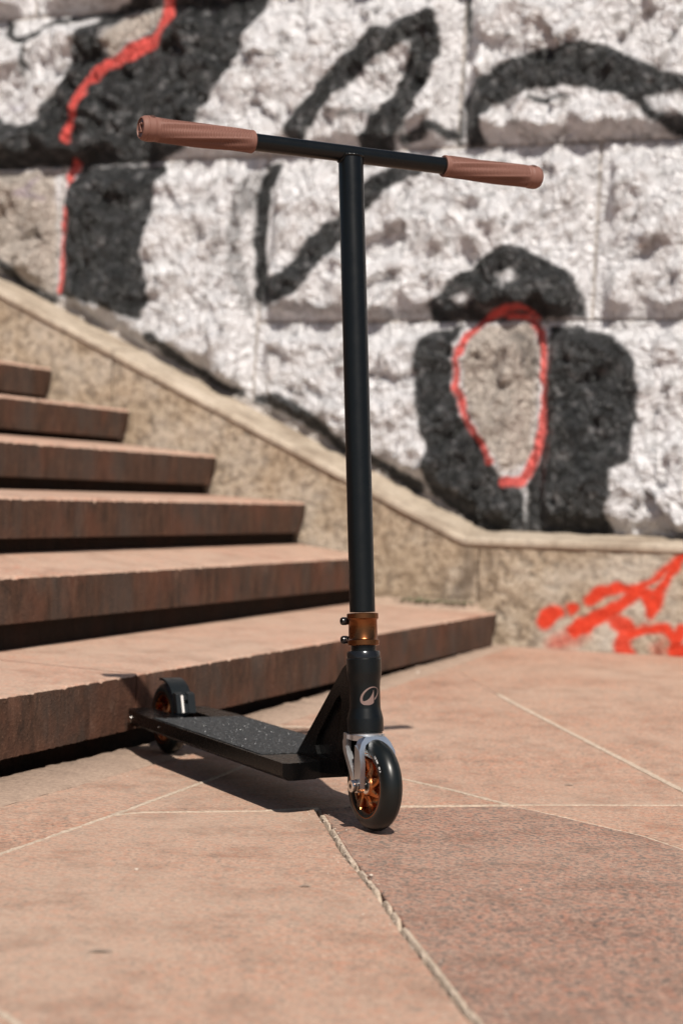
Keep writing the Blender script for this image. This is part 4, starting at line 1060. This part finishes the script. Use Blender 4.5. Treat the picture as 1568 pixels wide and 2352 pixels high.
# fork
bm = bmesh.new()
def arch(yo, z_top, r, leg, n=8):
    P = [(-yo, leg)]
    for k in range(n + 1):
        t = math.pi - (math.pi) * k / n; P.append((r[0] * math.cos(t) if abs(math.cos(t)) < 1 else -yo * (1 if k == 0 else -1), z_top - r[1] + r[1] * math.sin(t)))
    P.append((yo, leg)); return P
yo, yi = .0262, .0190
fo = [(-yo, .072), (-yo, .1060), (-.0215, .1165), (-.0150, .1232), (.0150, .1232), (.0215, .1165), (yo, .1060), (yo, .072)]
fi = [(yi, .072), (yi, .1040), (.0155, .1130), (.0100, .1168), (-.0100, .1168), (-.0155, .1130), (-yi, .1040), (-yi, .072)]
poly = fo + fi
# front arch, a bent frame in the y-z plane, leaning to the axle
def lean(y, x, z):
    xf = .0045 if z < .09 else .0045 - (z - .09) * .30
    return xf
aF = [bm.verts.new((lean(y, 0, z) + .004, y, z)) for y, z in poly]; aB = [bm.verts.new((lean(y, 0, z) - .0085, y, z)) for y, z in poly]
n = len(poly)
for i in range(n):
    j = (i + 1) % n; bm.faces.new((aF[i], aF[j], aB[j], aB[i]))
h = len(fo)
for i in range(h - 1):
    j0 = 2 * h - 1 - i; j1 = 2 * h - 2 - i
    bm.faces.new((aF[i], aF[j0], aF[j1], aF[i + 1])); bm.faces.new((aB[i], aB[i + 1], aB[j1], aB[j0]))
fork = bmobj('fork', bm, m_alu, sco, 25, .0011, 2)
for s in (-1, 1):
    y0, y1 = (s * yi, s * yo) if s > 0 else (s * yo, s * yi)
    ta = [math.radians(q) for q in (200, 225, 250, 270, 290, 315, 340)]
    tip = [(.0005 + .0090 * math.cos(t), .0600 + .0092 * math.sin(t)) for t in ta]
    blade = [(-.0090, .1120)] + [(-.0083, .0720)] + tip + [(.0088, .0720), (.0085, .0900), (.0045, .1050)]
    bm = bmesh.new(); add_prism(bm, [(x, z) for x, z in blade if True], y0 + s * .0003, y1 + s * .0003); bmobj('fork_leg', bm, m_alu, fork, 25, .0011, 2)
    strut = [(-.0085, .0640), (-.0100, .0560), (-.0130, .0600), (-.0420, .1000), (-.0450, .1120), (-.0400, .1225), (-.0330, .1225), (-.0350, .1080), (-.0310, .0980), (-.0130, .0740)]
    bm = bmesh.new(); add_prism(bm, strut, y0 + s * .0006 + (0 if s > 0 else .0006), y1 - s * .0008); bmobj('fork_strut', bm, m_alu, fork, 25, .0009, 2)
# crown and rear bridge
bm = bmesh.new(); add_lathe(bm, A3(.1165), A3(.1245), [(0, .0190), (.0015, .0215), (.0078, .0218)], 48); bmobj('crown', bm, m_alu, fork, 25)
bm = bmesh.new(); add_slab(bm, [(-.0060, -.0150), (-.0060, .0150), (-.0200, .0235), (-.0480, .0235), (-.0520, .0190), (-.0520, -.0190), (-.0480, -.0235), (-.0200, -.0235)], .1166, .1236); bmobj('crown', bm, m_alu, fork, 25, .001, 2)
# axles
def axle(x, yb, parent, mat):
    for s in (-1, 1):
        bm = bmesh.new()
        add_lathe(bm, (x, s * yb, .06), (x, s * (yb + .02), .06), [(0, .0074), (.0005, .0086), (.0020, .0086), (.0024, .0072), (.0034, .0072), (.0037, .0080), (.0088, .0080), (.0097, .0074), (.0098, .0036)], 48, caps=False)
        # hexagonal socket
        L = (x, s * (yb + .0098), .06); d = Vector((0, s, 0))
        h0 = [bm.verts.new(Vector(L) + Vector((math.cos(k * math.pi / 3) * .0036, 0, math.sin(k * math.pi / 3) * .0036))) for k in range(6)]
        h1 = [bm.verts.new(v.co - d * .0040) for v in h0]
        for k in range(6): bm.faces.new((h0[k], h0[(k + 1) % 6], h1[(k + 1) % 6], h1[k]))
        bm.faces.new(h1)
        bmobj('axle_bolt', bm, mat, parent, 30)
axle(0.0005, yo + .0004, fork, m_steel)
for s in (-1, 1):
    bm = bmesh.new(); add_tube(bm, (0.0005, s * .0150, .06), (0.0005, s * .0193, .06), .0062, 32); bmobj('axle_spacer', bm, m_black, fork, 30)
    bm = bmesh.new(); add_tube(bm, (rx, s * .0150, .06), (rx, s * .0250, .06), .0070, 32); bmobj('axle_spacer', bm, m_black, deck, 30)
    bm = bmesh.new(); add_lathe(bm, (rx, s * .0690, .06), (rx, s * .09, .06), [(0, .0070), (.0012, .0072), (.0036, .0068), (.0040, .0036)], 32); bmobj('axle_bolt', bm, m_steel, deck, 30)
for s in (-1, 1):
    bm = bmesh.new(); add_lathe(bm, (-.575, s * .0801, .066), (-.575, s * .0815, .066), [(0, .0014), (.0006, .0013)], 16)
    bmobj('side_screw', bm, m_steel, deck, 30)
